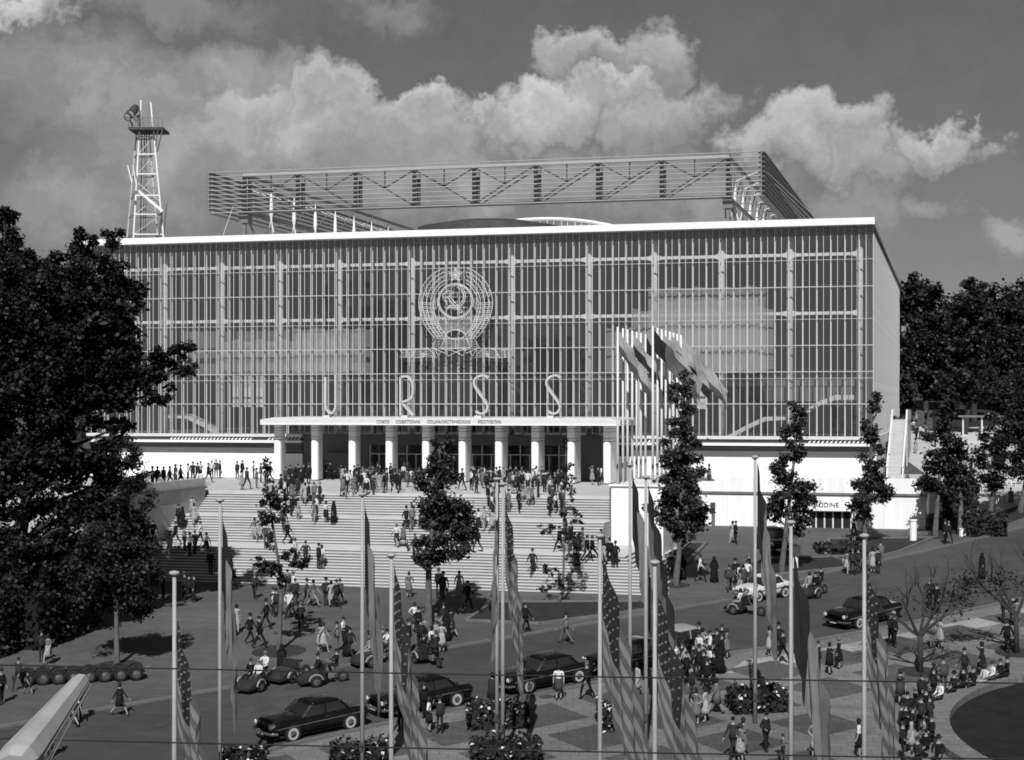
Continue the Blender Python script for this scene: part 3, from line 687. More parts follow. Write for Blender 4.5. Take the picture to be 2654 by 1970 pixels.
# ------------------------------------------------------------------ emblem in front of the glass
def emblem():
    YE = -1.25; E = lambda x, y: onY(950 + x / 4.72, 650 + y / 4.72, YE)
    e = thing('emblem', onY(1180, 770, YE), 'round wire-frame state emblem with star, globe and ribbon hung on the glass front', 'emblem')
    WIRE = mat('emblem_wire', .58, .4)
    def lines(name, ls, r=.034):
        mb = MB()
        for l in ls: mb.tube([E(*p) for p in l], r * .88, 5)
        return mb.build(name, WIRE, e)
    arc = lambda cx, cy, rx, ry, a0, a1, n=18: [(cx + rx * math.cos(math.radians(a0 + (a1 - a0) * i / n)), cy - ry * math.sin(math.radians(a0 + (a1 - a0) * i / n))) for i in range(n + 1)]
    # sheaves of wheat
    for sgn in (-1, 1):
        M = lambda l: [(1090 + sgn * (x - 1090), y) for x, y in l]
        rad = [(452, 452, 108), (405, 410, 108), (355, 372, 112), (305, 330, 115), (275, 300, 117)]
        ls = []
        for i, (rx, ry, a0) in enumerate(rad):
            cy = 640 + i * 6
            ls.append(M([(1090 - rx * abs(math.cos(math.radians(a))), cy - ry * math.sin(math.radians(a))) for a in np.linspace(180 - a0 + 0, -8, 16)]))
            end = [(1090 - rx * .99, cy + .14 * ry)]
            bx, by = (840 + 32 * i, 1075 - 10 * i)
            x0, y0 = end[0]
            ls.append(M([(x0 + (bx - x0) * t + -(rx * .12) * math.sin(math.pi * t) * .6, y0 + (by - y0) * t + 10 * math.sin(math.pi * t)) for t in np.linspace(0, 1, 9)]))
        lines('wheat_sheaf', ls, .038)
        ears = []
        for a in np.arange(100, 12, -7):
            for r0, r1 in ((285, 335), (335, 390), (390, 445)):
                q0, q1 = math.radians(180 - a), math.radians(180 - a + 6)
                ears.append(M([(1090 + r0 * math.cos(q0), 640 - r0 * math.sin(q0)), (1090 + (r0 + r1) / 2 * math.cos(q1), 640 - (r0 + r1) / 2 * math.sin(q1)), (1090 + r1 * math.cos(q0), 640 - r1 * math.sin(q0))]))
        lines('wheat_ears', [l for l in ears if l[0][1] < 600], .02)
        bands = []
        for k in range(9):
            t = k / 8; y = 630 + 400 * t; w0 = 452 * math.cos(max(-1, min(1, (y - 640) / 560.0))) ; xo = 1090 - (452 - 205 * t ** 2.0); xi = 1090 - (290 - 170 * t ** 1.3)
            bands.append(M([(xo, y), ((xo + xi) / 2, y + 6), (xi, y + 12 + 10 * t)])); bands.append(M([(xo + 2, y + 22), ((xo + xi) / 2, y + 26), (xi, y + 32 + 8 * t)]))
        lines('sheaf_band', bands, .03)
        lines('wheat_leaf', [M([(800, 640), (835, 565), (860, 590), (870, 680), (850, 715), (815, 690), (800, 640)]), M([(835, 565), (845, 700)])], .025)
        # ribbon tails
        lines('ribbon', [M([(955, 1080), (865, 1070), (800, 1185), (905, 1195), (955, 1080)]), M([(800, 1185), (965, 1255), (970, 1215), (905, 1195)]), M([(830, 1185), (880, 1290), (910, 1240)]),
                         M([(745, 1185), (870, 1310), (690, 1255), (745, 1185)]), M([(690, 1255), (690, 1310), (720, 1290), (700, 1260)]), M([(600, 1205), (560, 1310), (690, 1305), (745, 1190), (600, 1205)]),
                         M([(490, 1215), (480, 1305), (550, 1310), (600, 1205), (490, 1215)]), M([(405, 1210), (440, 1250), (408, 1305), (490, 1300), (500, 1215), (405, 1210)])], .036)
        hat = []
        for k in range(5):
            y = 1205 + 20 * k; hat.append(M([(430, y), (560, y + 4), (700, y + 6), (840, y + 20)])); hat.append(M([(870 - 14 * k, 1090 + 20 * k), (948 - 8 * k, 1092 + 20 * k)]))
        lines('ribbon_hatching', hat, .016)
    lines('ribbon', [[(955, 1080), (1090, 1070), (1235, 1080), (1270, 1185), (1090, 1195), (905, 1190), (955, 1080)], [(1090, 1070), (1090, 1195)], [(970, 1200), (1000, 1290), (1095, 1240), (1180, 1285), (1210, 1200)], [(970, 1200), (1095, 1240), (1210, 1200)]], .036)
    lines('ribbon_hatching', [[(950 - 7 * k, 1092 + 15 * k), (1090, 1086 + 16 * k), (1240 + 4 * k, 1092 + 15 * k)] for k in range(7)], .016)
    # star
    st = [];
    for k in range(11):
        r = 86 if k % 2 == 0 else 38; a = math.radians(90 + 36 * k); st.append((1088 + r * math.cos(a), 300 - r * math.sin(a)))
    lines('star', [st] + [[(1088, 300), st[k]] for k in range(10)], .04)
    # globe with hammer and sickle
    g = [arc(1088, 615, 215, 215, 0, 360, 36), arc(1088, 615, 200, 200, 0, 360, 36)]
    lines('globe_ring', g, .045)
    mer = [arc(1100, 570, rx, 150, 90, 270, 12) for rx in (40, 90, 140)] + [arc(1100, 570, rx, 150, -90, 90, 12) for rx in (40, 90)] + [[(950, y), (1100, y + 8), (1240, y)] for y in (500, 560, 620, 690)]
    lines('globe_grid', mer, .018)
    sick = arc(1080, 555, 130, 140, 85, -110, 20) + [(1030, 690), (985, 715)]
    sick2 = arc(1085, 560, 100, 115, 80, -110, 20) + [(1040, 670), (975, 700)]
    lines('sickle', [sick, sick2], .04)
    lines('hammer', [[(925, 550), (1000, 490), (1060, 490), (1010, 560), (950, 580), (925, 550)], [(1005, 545), (1175, 745)], [(985, 565), (1150, 760)], [(1150, 760), (1175, 745)]], .04)
    lines('land_outline', [[(960, 745), (1015, 665), (1060, 690), (1030, 720), (1040, 790)], [(1180, 690), (1240, 690), (1225, 740), (1180, 770)], [(890, 520), (940, 500), (930, 590), (990, 640)]], .02)
    # rising sun
    lines('sun_disc', [arc(1090, 1110, 150, 140, 35, 145, 14), arc(1090, 960, 150, 125, -145, -35, 10)], .045)
    rays = []
    for a in np.arange(38, 143, 4.4):
        q = math.radians(a); r0 = 150; r1 = 300 + 110 * abs(math.cos(q)) * 1.6
        rays.append([(1090 + r0 * math.cos(q), 1110 - r0 * .95 * math.sin(q)), (1090 + r1 * math.cos(q), 1110 - r1 * .98 * math.sin(q))])
    lines('sun_ray', rays, .022)
    mb = MB()
    for x, y in ((700, 560), (1480, 560), (760, 960), (1420, 960), (1090, 480)):
        p = E(x, y); mb.bar(p, (p[0], 0.02, p[2]), .05)
    mb.build('bracket', STEELD, e)
emblem()
# ------------------------------------------------------------------ lattice tower behind the roof, left
def tower():
    Z0 = 200.0; q = lambda x, y, dz=0: atd(300 + x / 4.03, 230 + y / 4.03, Z0 + dz)
    base = q(340, 1570); gzb = gz(base[0], base[1])
    t = thing('lattice_tower', (base[0], base[1], gzb), 'white steel lattice tower with platform and floodlights behind the roof', 'tower')
    B = lambda mb, n, m, p=t: mb.build(n, m, p)
    fl = [(185, 1570, 0), (500, 1570, 0)]; tops = [(265, 120, 1.0), (365, 140, 1.0)]
    legs = []
    for (a, b) in zip(fl, tops):
        A, Bp = q(a[0], a[1], 0), q(b[0], b[1], b[2]); d = A - Bp; s = (A[2] - gzb) / max(.1, -d[2] * -1) if False else (A[2] - gzb) / (Bp[2] - A[2])
        low = A - (Bp - A) * s; legs.append((low, Bp)); B(MB().tube([low, Bp], [.13, .10], 8), 'leg', WHITE2)
    for (a, b) in (((120, 1570), (215, 480)), ((440, 1570), (350, 480))):
        A, Bp = q(a[0], a[1], 4.0), q(b[0], b[1], 2.6); s = (A[2] - gzb) / (Bp[2] - A[2]); low = A - (Bp - A) * s; legs.append((low, Bp)); B(MB().tube([low, Bp], [.11, .09], 8), 'leg', STEELW)
    def at(l, z): a, b = legs[l]; k = (z - a[2]) / (b[2] - a[2]); return a + (b - a) * k
    zs = [q(300, y)[2] for y in (1520, 1310, 1110, 885, 675, 490)]
    for i, z in enumerate(zs):
        B(MB().bar(at(0, z), at(1, z), .14), 'cross_bar', WHITE2); B(MB().bar(at(2, z), at(3, z), .10), 'cross_bar', STEELD); B(MB().bar(at(0, z), at(2, z), .09), 'cross_bar', STEELD); B(MB().bar(at(1, z), at(3, z), .09), 'cross_bar', STEELD)
        if i < 5:
            B(MB().bar(at(0, z), at(1, zs[i + 1]), .05), 'brace', STEELW); B(MB().bar(at(3, z), at(2, zs[i + 1]), .05), 'brace', STEELD)
    for x in (270, 300, 320): B(MB().tube([q(x, 480, 2), q(x - 10, 1570, 2)], .06, 5), 'ladder_rail', STEELD)
    a, b = q(130, 425, -.6), q(490, 425, -.6); zz = a[2]
    B(MB().add([a, b, b + FWD * 4, a + FWD * 4] + [p + np.array((0, 0, .3)) for p in (a, b, b + FWD * 4, a + FWD * 4)], [(3, 2, 1, 0), (4, 5, 6, 7), (0, 1, 5, 4), (1, 2, 6, 5), (2, 3, 7, 6), (3, 0, 4, 7)]), 'platform', STEELK)
    r = MB()
    for k in range(8):
        p = a + (b - a) * k / 7 + np.array((0, 0, .3)); r.bar(p, p + np.array((0, 0, 1.1)), .05)
    r.bar(a + np.array((0, 0, 1.4)), b + np.array((0, 0, 1.4)), .05); r.bar(a + np.array((0, 0, .85)), b + np.array((0, 0, .85)), .04); B(r, 'railing', STEELD)
    B(MB().bar(q(490, 425, -.5), q(430, 660, 0), .12), 'strut', STEELD); B(MB().bar(q(440, 425, -.5), q(415, 600, 0), .1), 'strut', STEELD)
    B(MB().bar(q(235, 1065, -.8), q(490, 1280, -.8), .18, .3), 'stair_flight', WHITE2); B(MB().bar(q(235, 985, -.8), q(450, 1170, -.8), .07), 'stair_rail', STEELW)
    B(MB().bar(q(125, 800, -.8), q(170, 985, -.8), .12), 'stair_rail', WHITE2); B(MB().bar(q(180, 800, -.8), q(210, 985, -.8), .1), 'stair_rail', WHITE2); B(MB().bar(q(165, 1110, -.8), q(235, 1070, -.8), .3), 'landing', STEELD)
    B(MB().bar(q(530, 1200, -.4), q(505, 1530, 0), .12), 'strut', STEELD); B(MB().bar(q(480, 1290, -.4), q(455, 1530, 0), .16), 'strut', STEELD)
    for x, y, dx, dy in ((120, 300, 75, -85), (160, 268, 50, -65), (212, 318, 25, -30)):
        l = B(MB().tube([q(x, y, -1), q(x + dx, y + dy, .6)], [.48 if dx > 30 else .25, .5 if dx > 30 else .2], 12), 'floodlight', STEELK)
        B(MB().tube([q(x - 2, y + 2, -1.03), q(x, y, -1.0)], [.40 if dx > 30 else .2] * 2, 12), 'lens', WHITE2, l)
    B(MB().bar(q(150, 330, 0), q(190, 420, 0), .15), 'floodlight_bracket', STEELD)
tower()

# ================================================================== FLAGPOLES AND FLAGS
POLE = mat('pole_paint', .33, .5, .1, 2); POLEW = mat('white_pole_paint', .72, .5, .06, 2)
F_L, F_M, F_D, F_G = mat('flag_white', .15, .9, .12, 1.5), mat('flag_red', .07, .9, .15, 1.5), mat('flag_blue', .015, .9, .2, 1.5), mat('flag_grey', .10, .9, .15, 1.5)
F_B = mat('flag_pale', .30, .9, .1, 1.5)
def flagpole(base, h, label, group, m=POLE, r0=.10, r1=.06, cap=True):
    t = thing('flagpole', base, label, 'flagpole', group); b = np.array(base)
    MB().tube([b + (0, 0, -.1), b + (0, 0, h * .5), b + (0, 0, h)], [r0, (r0 + r1) / 2, r1], 10).build('pole', m, t, smooth=True)
    if cap: MB().lathe([(.05, h - .05), (.16, h + .02), (.18, h + .06), (.15, h + .11), (.04, h + .14)], 14, tuple(b)).build('finial', m, t, smooth=True)
    MB().box(b[0] - .06, b[0] + .06, b[1] - .22, b[1] - .11, b[2] + 1.1, b[2] + 1.4).build('cleat', STEELK, t)
    return t
def flag(top, H, Ln, dirv, pattern, label, group, amp=.10, fold=2.5, lat=None, ph=0.0):
    top = np.array(top, float); dirv = np.array(dirv, float); dirv /= np.linalg.norm(dirv)
    lat = np.cross(dirv, (0, 0, 1.0)) if lat is None else np.array(lat, float); lat = lat / max(1e-6, np.linalg.norm(lat))
    ns, nt_ = 30, 26; V = np.zeros((nt_ + 1, ns + 1, 3)); hd = np.array((dirv[0], dirv[1], 0)); hn = np.linalg.norm(hd); hd = hd / max(hn, 1e-6)
    for j in range(nt_ + 1):
        for i in range(ns + 1):
            s, t_ = i / ns, j / nt_
            s_ = max(0.0, s + .06 * s * math.sin(5 * t_ + ph)); w = math.sin(2 * math.pi * (fold * s_ ** .8 + .55 * t_) + ph) + .35 * math.sin(2 * math.pi * (fold * 2.6 * s_ - 1.1 * t_) + 2.1 * ph); w2 = math.sin(2 * math.pi * (fold * 1.7 * s - .5 * t_) + 1.3 + ph)
            sag = np.array((0, 0, -.12 * Ln * s * s))
            V[j, i] = top + np.array((0, 0, -t_ * H)) + dirv * (s * Ln) + sag + lat * amp * min(1, s * 3) * (w + .4 * w2) + hd * amp * .9 * min(1, s * 3) * w2 * (1 - .2 * t_)
    vs = V.reshape(-1, 3); fs = []; ms = []
    for j in range(nt_):
        for i in range(ns):
            a = j * (ns + 1) + i; fs.append((a, a + 1, a + ns + 2, a + ns + 1)); s, t_ = i / ns, j / nt_
            if pattern == 'stars': ms.append(2 if (s < .4 and t_ < 7 / 13) else (1 if (j // 2) % 2 == 0 else 0))
            elif pattern == 'hoist': ms.append(2 if s < .33 else (0 if s < .66 else 1))
            elif pattern == 'tri': ms.append(2 if t_ < .33 else (1 if t_ < .66 else 0))
            elif pattern == 'bi': ms.append(0 if t_ < .5 else 2)
            elif pattern == 'edge': ms.append(0 if t_ < .62 else 1)
            elif pattern == 'plain_dark': ms.append(2 if s < .3 else 1)
            else: ms.append(1)
    mb = MB(); mb.v = [tuple(p) for p in vs]; mb.f = fs; mb.m = ms
    o = mb.build('flag', [F_L, F_M, F_D] if pattern == 'stars' else [F_B, F_M, F_D] if pattern in ('bi', 'edge') else [F_L, F_G, F_D], None, org=tuple(top), smooth=True)
    tag(o, label, 'flag', group)
    if pattern == 'stars':
        sm = MB()
        for r in range(6):
            for c in range(8):
                s, t_ = .4 * (c + .7) / 8.3, (7 / 13) * (r + .6) / 6.2
                jf, if_ = t_ * nt_, s * ns; j, i = int(jf), int(if_)
                p = V[j, i] + (V[j, i + 1] - V[j, i]) * (if_ - i) + (V[j + 1, i] - V[j, i]) * (jf - j)
                du = V[j, i + 1] - V[j, i]; dv = V[j + 1, i] - V[j, i]; nn = np.cross(du, dv); nn /= max(1e-6, np.linalg.norm(nn)); uu = du / np.linalg.norm(du); vv = np.cross(nn, uu)
                for sd in (-1, 1):
                    ring = []
                    for k in range(10):
                        rr = .062 if k % 2 == 0 else .025; a = math.pi / 2 + math.pi * k / 5; ring.append(p + nn * sd * .012 + uu * rr * math.cos(a) + vv * rr * math.sin(a))
                    sm.add(ring, [tuple(range(10)) if sd > 0 else tuple(range(10))[::-1]])
        so = sm.build('stars', F_L, o, org=tuple(top)); so['kind'] = 'stuff'
    return o
def pole_from_top(px, py, h):
    # stand the pole on the ground so that its top shows at px, py
    lo, hi = 30.0, 140.0
    for _ in range(50):
        m_ = (lo + hi) / 2; p = atd(px, py, m_)
        if p[2] - gz(p[0], p[1]) > h: lo = m_
        else: hi = m_
    p = atd(px, py, lo); return np.array((p[0], p[1], gz(p[0], p[1])))
FG = [ # top px, py, height, pattern, lateral lean, length, hoist, label bits, drop of the flag below the truck
    (452, 1490, 11.2, 'stars', .22, 5.2, 3.6, 'leftmost of the foreground row', 1.35), (570, 1300, 11.6, 'hoist', .11, 5.4, 3.4, 'second from the left in the foreground row', 0.0),
    (939, 1285, 11.6, 'hoist', .13, 5.2, 3.6, 'before the black two-door sedan', 0.0), (1014, 1443, 11.2, 'stars', .19, 5.8, 3.8, 'before the black car with its crowd', 0.1),
    (1288, 1245, 11.6, 'hoist', -.06, 4.6, 2.8, 'standing in the upper clipped flower hedge', 0.0), (1303, 1258, 11.6, 'stars', .14, 5.2, 3.6, 'standing in the lower clipped flower hedge', 0.0),
    (1555, 1393, 11.4, 'stars', .27, 6.2, 4.4, 'tall one in front of the stairs corner', .35), (1633, 1208, 11.6, 'hoist', .19, 4.8, 3.2, 'left of the pair before the white plinth', 0.0),
    (1674, 1240, 11.6, 'tri', .20, 5.2, 3.6, 'right of the pair before the white plinth', 0.0), (1697, 1462, 11.2, 'stars', .30, 6.0, 3.8, 'beside the dense crowd at the kerb', .8),
    (1957, 1188, 12.0, 'hoist', .15, 5.4, 3.4, 'standing in the right flower bed', 0.0), (2050, 1358, 11.5, 'hoist', .24, 5.8, 3.6, 'second from the right in the foreground row', .9),
    (2240, 1393, 11.4, 'stars', .20, 5.4, 3.8, 'rightmost of the foreground row', .7)]
POLES = []
for k, (px, py, h, pat, lean, Ln, H, lb, drop) in enumerate(FG):
    b = pole_from_top(px, py, h); POLES.append(b)
    flagpole(b, h, 'pale foreground flagpole, ' + lb, 'foreground flagpoles')
    nm = {'stars': 'limp stars and stripes flag', 'hoist': 'limp dark and grey flag', 'tri': 'limp three-banded flag'}[pat]
    flag(b + np.array((0, 0, h - .12 - drop)) + RGT * .1, H, Ln, RGT * lean + np.array((0, 0, -1.0)) + FWD * -.03, pat, nm + ' on the pole ' + lb, 'foreground flags', amp=.13, fold=2.2, lat=FWD, ph=k * 1.1)
# cluster on the plinth: two rows of white poles running back
def cluster():
    zb = 9.42; pL = onZ(1602, 1257, zb); pR = onZ(1690, 1254, zb)
    rows_ = [(pL[0], [1597, 1610.5, 1622.5, 1634.5, 1646, 1657, 1669]), (pR[0], [1688, 1700, 1711, 1721.5, 1732, 1741.5, 1751, 1761])]
    ordn = ['first', 'second', 'third', 'fourth', 'fifth', 'sixth', 'seventh', 'eighth']
    for ri, (X, pxs) in enumerate(rows_):
        rn = ('left', 'right')[ri]
        for i, px in enumerate(pxs):
            d = ray(px + 4, 1000); t_ = (X - CAM[0]) / d[0]; Y = CAM[1] + d[1] * t_
            Y = -25.4 + i * 2.05; 
            # keep X from the photograph column
            d = ray(px + 4, 1000); tt = (Y - CAM[1]) / d[1]; Xp = CAM[0] + d[0] * tt
            b = np.array((Xp, Y, zb)); h = 11.1
            flagpole(b, h, '%s white pole from the front in the %s row on the plinth' % (ordn[i], rn), 'white poles on the plinth', POLEW, .10, .07, cap=False)
            fl = {(0, 0): ('edge', 4.2, .50), (0, 3): ('bi', 4.3, .56), (0, 6): ('plain_dark', 3.4, .5), (1, 0): ('plain_dark', 4.7, .62), (1, 2): ('edge', 4.3, .60), (1, 4): ('bi', 4.2, .66), (1, 7): ('edge', 5.2, .68)}.get((ri, i))
            if fl: flag(b + np.array((0, 0, h - .15)), 1.5, fl[1], RGT * fl[2] + np.array((0, 0, -.66)) + FWD * .1, fl[0], 'windblown flag on the %s pole of the %s row on the plinth' % (ordn[i], rn), 'flags on the plinth', amp=.14, fold=1.6, lat=FWD, ph=i)
cluster()
# ------------------------------------------------------------------ overhead wires and the near street lamp
for (a, b, lb) in (((-300, 1717), (3000, 1776), 'upper of the two thin black wires across the foreground'), ((-300, 1907), (3000, 1974), 'lower of the two thin black wires across the foreground')):
    A, B_ = atd(a[0], a[1], 30), atd(b[0], b[1], 30); pts = [A + (B_ - A) * k / 12 + np.array((0, 0, -.03 * math.sin(math.pi * k / 12))) for k in range(13)]
    tag(MB().tube(pts, .015, 6).build('overhead_wire', RUBBER, None, org=tuple(A)), lb, 'wire', 'overhead wires')
def lamp():
    A, B_ = atd(206, 1768, 24.0), atd(28, 1995, 21.5); ax = (B_ - A); base = np.array((B_[0], B_[1], gz(B_[0], B_[1])))
    t = thing('street_lamp', base, 'pale trough-shaped street lamp head close by at bottom left', 'street lamp')
    u = RGT * .78 + np.array((0, 0, .62)); u = u - ax * (u @ ax) / (ax @ ax); u /= np.linalg.norm(u); v = np.cross(ax, u); v /= np.linalg.norm(v)
    LM = mat('lamp_enamel', .30, .75, .15, 2)
    def ring(k, e=1.0):
        c = A + ax * k; r = (.15 + .20 * k) * e
        return [c + u * r * math.cos(q) * 1.05 + v * r * .8 * math.sin(q) for q in np.linspace(.3, 2 * math.pi + .3, 9)[:-1]]
    MB().loft([ring(-.035, .55), ring(-.02, .85), ring(0.0), ring(.3), ring(.6), ring(.85), ring(.93, .95), ring(1.0, .7)]).build('lamp_head', LM, t)
    for q in (-.5, .1, .7):
        MB().tube([A + ax * k + (u * math.cos(q) * 1.05 + v * -.8 * abs(math.sin(q + 1.2))) * (.15 + .20 * k) for k in np.linspace(.02, .88, 8)], .012, 5).build('rib', STEELD, t)
    MB().tube([B_ - np.array((0, 0, .1)), B_ + ax * .08 + np.array((0, 0, -.5)), base], [.07, .09, .12], 8).build('post', STEELW, t)
lamp()
# ================================================================== TREES
def leaf_mesh(name, pts, size, m, flat=.35):
    n = len(pts); P = np.asarray(pts, float); sz = size * RNG.uniform(.6, 1.35, n)
    nr = RNG.normal(size=(n, 3)); nr[:, 2] = np.abs(nr[:, 2]) + flat; nr[:, 1] -= .25; nr /= np.linalg.norm(nr, axis=1)[:, None]
    a = np.cross(nr, RNG.normal(size=(n, 3))); a /= np.linalg.norm(a, axis=1)[:, None]; b = np.cross(nr, a)
    a *= sz[:, None] * .62; b *= sz[:, None] * .42
    v = np.stack([P - a, P - a * .1 - b + nr * .04, P + a, P - a * .1 + b + nr * .04], 1).reshape(-1, 3).astype(np.float32)
    me = bpy.data.meshes.new(name); me.vertices.add(4 * n); me.loops.add(4 * n); me.polygons.add(n)
    me.vertices.foreach_set('co', v.ravel()); me.loops.foreach_set('vertex_index', np.arange(4 * n, dtype=np.int32))
    me.polygons.foreach_set('loop_start', np.arange(0, 4 * n, 4, dtype=np.int32)); me.polygons.foreach_set('loop_total', np.full(n, 4, np.int32))
    me.update(calc_edges=True); me.materials.append(m); return me
def clump_points(clumps, dens, sub=1.0, gap=1.0):
    out = []
    for (c, rx, ry, rz) in clumps:
        c = np.array(c); vol = rx * ry * rz; n = max(30, int(dens * (rx * ry + ry * rz + rx * rz) / 3 * 4))
        k = max(6, int(9 * gap * (vol ** (1 / 3)) ** 1.2 / sub)); d = RNG.normal(size=(k, 3)); d /= np.linalg.norm(d, axis=1)[:, None]
        sc = d * RNG.uniform(.35, 1.0, (k, 1)) * np.array((rx, ry, rz)); sr = .34 * sub * (vol ** (1 / 3)) ** .55
        w = RNG.integers(0, k, n); p = c + sc[w] + RNG.normal(size=(n, 3)) * sr * .55 * np.array((1, 1, .75)); out.append(p)
    return np.concatenate(out)
def tree(base, clumps_px, label, group, leaf=.26, dens=60, trunk=.16, m=LEAF, name='street_tree', top_px=None, bark=BARK, fork=None, zd=None, lean=0.0, sub=1.0, flat=.35, grow=1.24):
    """base: world point; clumps_px: (px, py, rx px, ry px[, depth offset m])"""
    base = np.array(base, float); Z = float(depth(base[0], base[1])) if zd is None else zd
    t = thing(name, base, label, 'tree', group); cl = []
    for c in clumps_px:
        dz = c[4] if len(c) > 4 else RNG.uniform(-.5, .5)
        p = atd(c[0], c[1], Z + dz); s = Z / FPX * grow; cl.append((p, c[2] * s, min(c[2], c[3] * 1.2) * s, c[3] * s))
    top = max(cl, key=lambda q: q[0][2])[0]; low = min(cl, key=lambda q: q[0][2])[0]
    mid = np.array((low[0] * .5 + base[0] * .5, low[1] * .5 + base[1] * .5, low[2])) if fork is None else np.array(fork)
    MB().tube([base + (0, 0, -.2), base + (0, 0, .3), base * .5 + mid * .5 + np.array((lean, 0, 0)), mid, mid * .3 + top * .7, top], [trunk * 1.5, trunk * 1.1, trunk * .9, trunk * .75, trunk * .35, trunk * .1], 9).build('trunk', bark, t, smooth=True)
    for (p, a, b_, c_) in cl:
        st = mid + (top - mid) * max(0, min(.95, (p[2] - mid[2]) / max(.5, top[2] - mid[2]) - .12)); md = st * .5 + p * .5 + RNG.normal(size=3) * .12
        MB().tube([st, md, p], [trunk * .38, trunk * .25, trunk * .1], 6).build('limb', bark, t)
    pts = clump_points(cl, dens * 2.0, sub); me = leaf_mesh('crown', pts - base, leaf * .72, m, flat); o = bpy.data.objects.new('crown', me); COL.objects.link(o); o.parent = t; o['kind'] = 'stuff'
    return t
PG = 'pollarded street trees'
def pit(b, r=1.0):
    disc('tree_pit', b, 0, r, .018, SOIL, n=24)
tb = ong(303, 1726); pit(tb, 1.3)
tree(tb, [(300, 1510, 95, 75), (230, 1470, 50, 50), (360, 1540, 50, 45), (330, 1430, 60, 60), (265, 1420, 60, 55), (300, 1565, 60, 30), (375, 1480, 35, 40)], 'small round-headed tree on a thin pale trunk, front left', PG, .24, 75, .15, LEAFD)
tb = hit(330, 1465); 
tree(tb, [(335, 1220, 40, 55, 0), (345, 1290, 48, 50, 0), (325, 1360, 50, 50, 0), (350, 1405, 35, 30, 0), (315, 1180, 35, 45, 0)], 'narrow dark tree left of the stairs behind the round-headed one', PG, .26, 80, .14, LEAFD)
tb = ong(723, 1688); pit(tb, 1.5)
tree(tb, [(690, 1240, 9, 42, 0), (695, 1300, 24, 32, 0), (722, 1325, 24, 30, 0), (705, 1350, 30, 18, 0), (680, 1470, 26, 22, 0), (720, 1465, 24, 32, 0), (788, 1462, 26, 24, 0), (735, 1510, 14, 16, 0), (695, 1405, 12, 22, 0), (748, 1440, 20, 16, 0)], 'sparse young tree with dark clumps in front of the stairs, left', PG, .25, 70, .13, LEAFD, sub=.8)
tb = ong(1110, 1620); pit(tb, .9)
tree(tb, [(1143, 1150, 24, 36, 0), (1150, 1205, 36, 36, 0), (1128, 1250, 50, 36, 0), (1155, 1310, 58, 48, 0), (1165, 1385, 62, 48, 0), (1128, 1415, 58, 42, 0), (1180, 1330, 40, 40, 0), (1112, 1455, 30, 26, 0), (1210, 1365, 22, 36, 0), (1110, 1345, 30, 35, 0)], 'tall full leafy tree with pale trunk in front of the middle of the stairs', PG, .27, 85, .22)
tb = ong(1450, 1562); pit(tb, .8)
tree(tb, [(1466, 1160, 6, 34, 0), (1467, 1215, 14, 22, 0), (1478, 1240, 18, 12, 0), (1455, 1255, 20, 16, 0), (1484, 1280, 14, 14, 0), (1470, 1330, 24, 18, 0), (1422, 1372, 22, 14, 0), (1468, 1400, 22, 26, 0), (1498, 1345, 12, 26, 0), (1500, 1400, 16, 20, 0), (1425, 1480, 22, 14, 0), (1450, 1500, 18, 18, 0), (1418, 1525, 26, 8, 0), (1470, 1530, 22, 9, 0)], 'thin ragged young tree before the right end of the stairs', PG, .22, 52, .10, LEAFD, sub=.7)
tb = ong(1752, 1517); pit(tb, .9)
tree(tb, [(1770, 985, 22, 26, 0), (1757, 1035, 26, 32, 0), (1765, 1095, 32, 36, 0), (1762, 1140, 44, 30, 0), (1752, 1195, 46, 40, 0), (1790, 1210, 34, 36, 0), (1762, 1270, 58, 42, 0), (1735, 1320, 52, 34, 0), (1792, 1330, 46, 36, 0), (1760, 1360, 60, 26, 0), (1775, 1395, 34, 18, 0)], 'tall leafy tree right in front of the flagpole cluster', PG, .27, 90, .2)
tb = ong(2026, 1484); pit(tb, .9)
tree(tb, [(2072, 1075, 24, 30, 0), (2056, 1125, 32, 26, 0), (2068, 1170, 24, 22, 0), (2014, 1198, 26, 24, 0), (2045, 1215, 28, 26, 0), (2062, 1258, 46, 46, 0), (2048, 1310, 56, 38, 0), (2004, 1330, 24, 26, 0), (2094, 1315, 26, 34, 0), (2050, 1365, 28, 26, 0)], 'leafy tree leaning before the podium doors', PG, .27, 90, .2)
tb = ong(2242, 1412); pit(tb, .9)
tree(tb, [(2266, 1055, 20, 28, 0), (2250, 1105, 22, 28, 0), (2262, 1145, 28, 28, 0), (2250, 1195, 22, 32, 0), (2256, 1255, 44, 36, 0), (2236, 1295, 44, 28, 0), (2284, 1280, 32, 32, 0), (2240, 1335, 24, 20, 0), (2265, 1225, 30, 26, 0)], 'leafy tree at the right end of the white podium wall', PG, .27, 90, .18)
tb = ong(2424, 1392); pit(tb, .9)
tree(tb, [(2460, 1050, 36, 34, 0), (2450, 1120, 40, 42, 0), (2432, 1190, 38, 34, 0), (2418, 1240, 36, 28, 0), (2440, 1262, 34, 24, 0)], 'dark tree by the podium corner, left of two crossing trunks', PG, .28, 80, .2, LEAFD)
tb = ong(2490, 1388)
tree(tb, [(2472, 1180, 38, 38, 1), (2486, 1230, 36, 40, 1), (2470, 1275, 30, 28, 1), (2490, 1290, 24, 40, 1)], 'dark tree with a slanting trunk by the podium corner', PG, .28, 80, .22, LEAFD)
tb = ong(2566, 1345)
tree(tb, [(2585, 1120, 46, 44), (2560, 1180, 36, 36), (2610, 1190, 42, 46), (2590, 1240, 46, 30), (2640, 1150, 40, 60)], 'park tree with pale trunk beside the cafe tables', PG, .3, 65, .2, LEAFD)
tb = ong(2645, 1330)
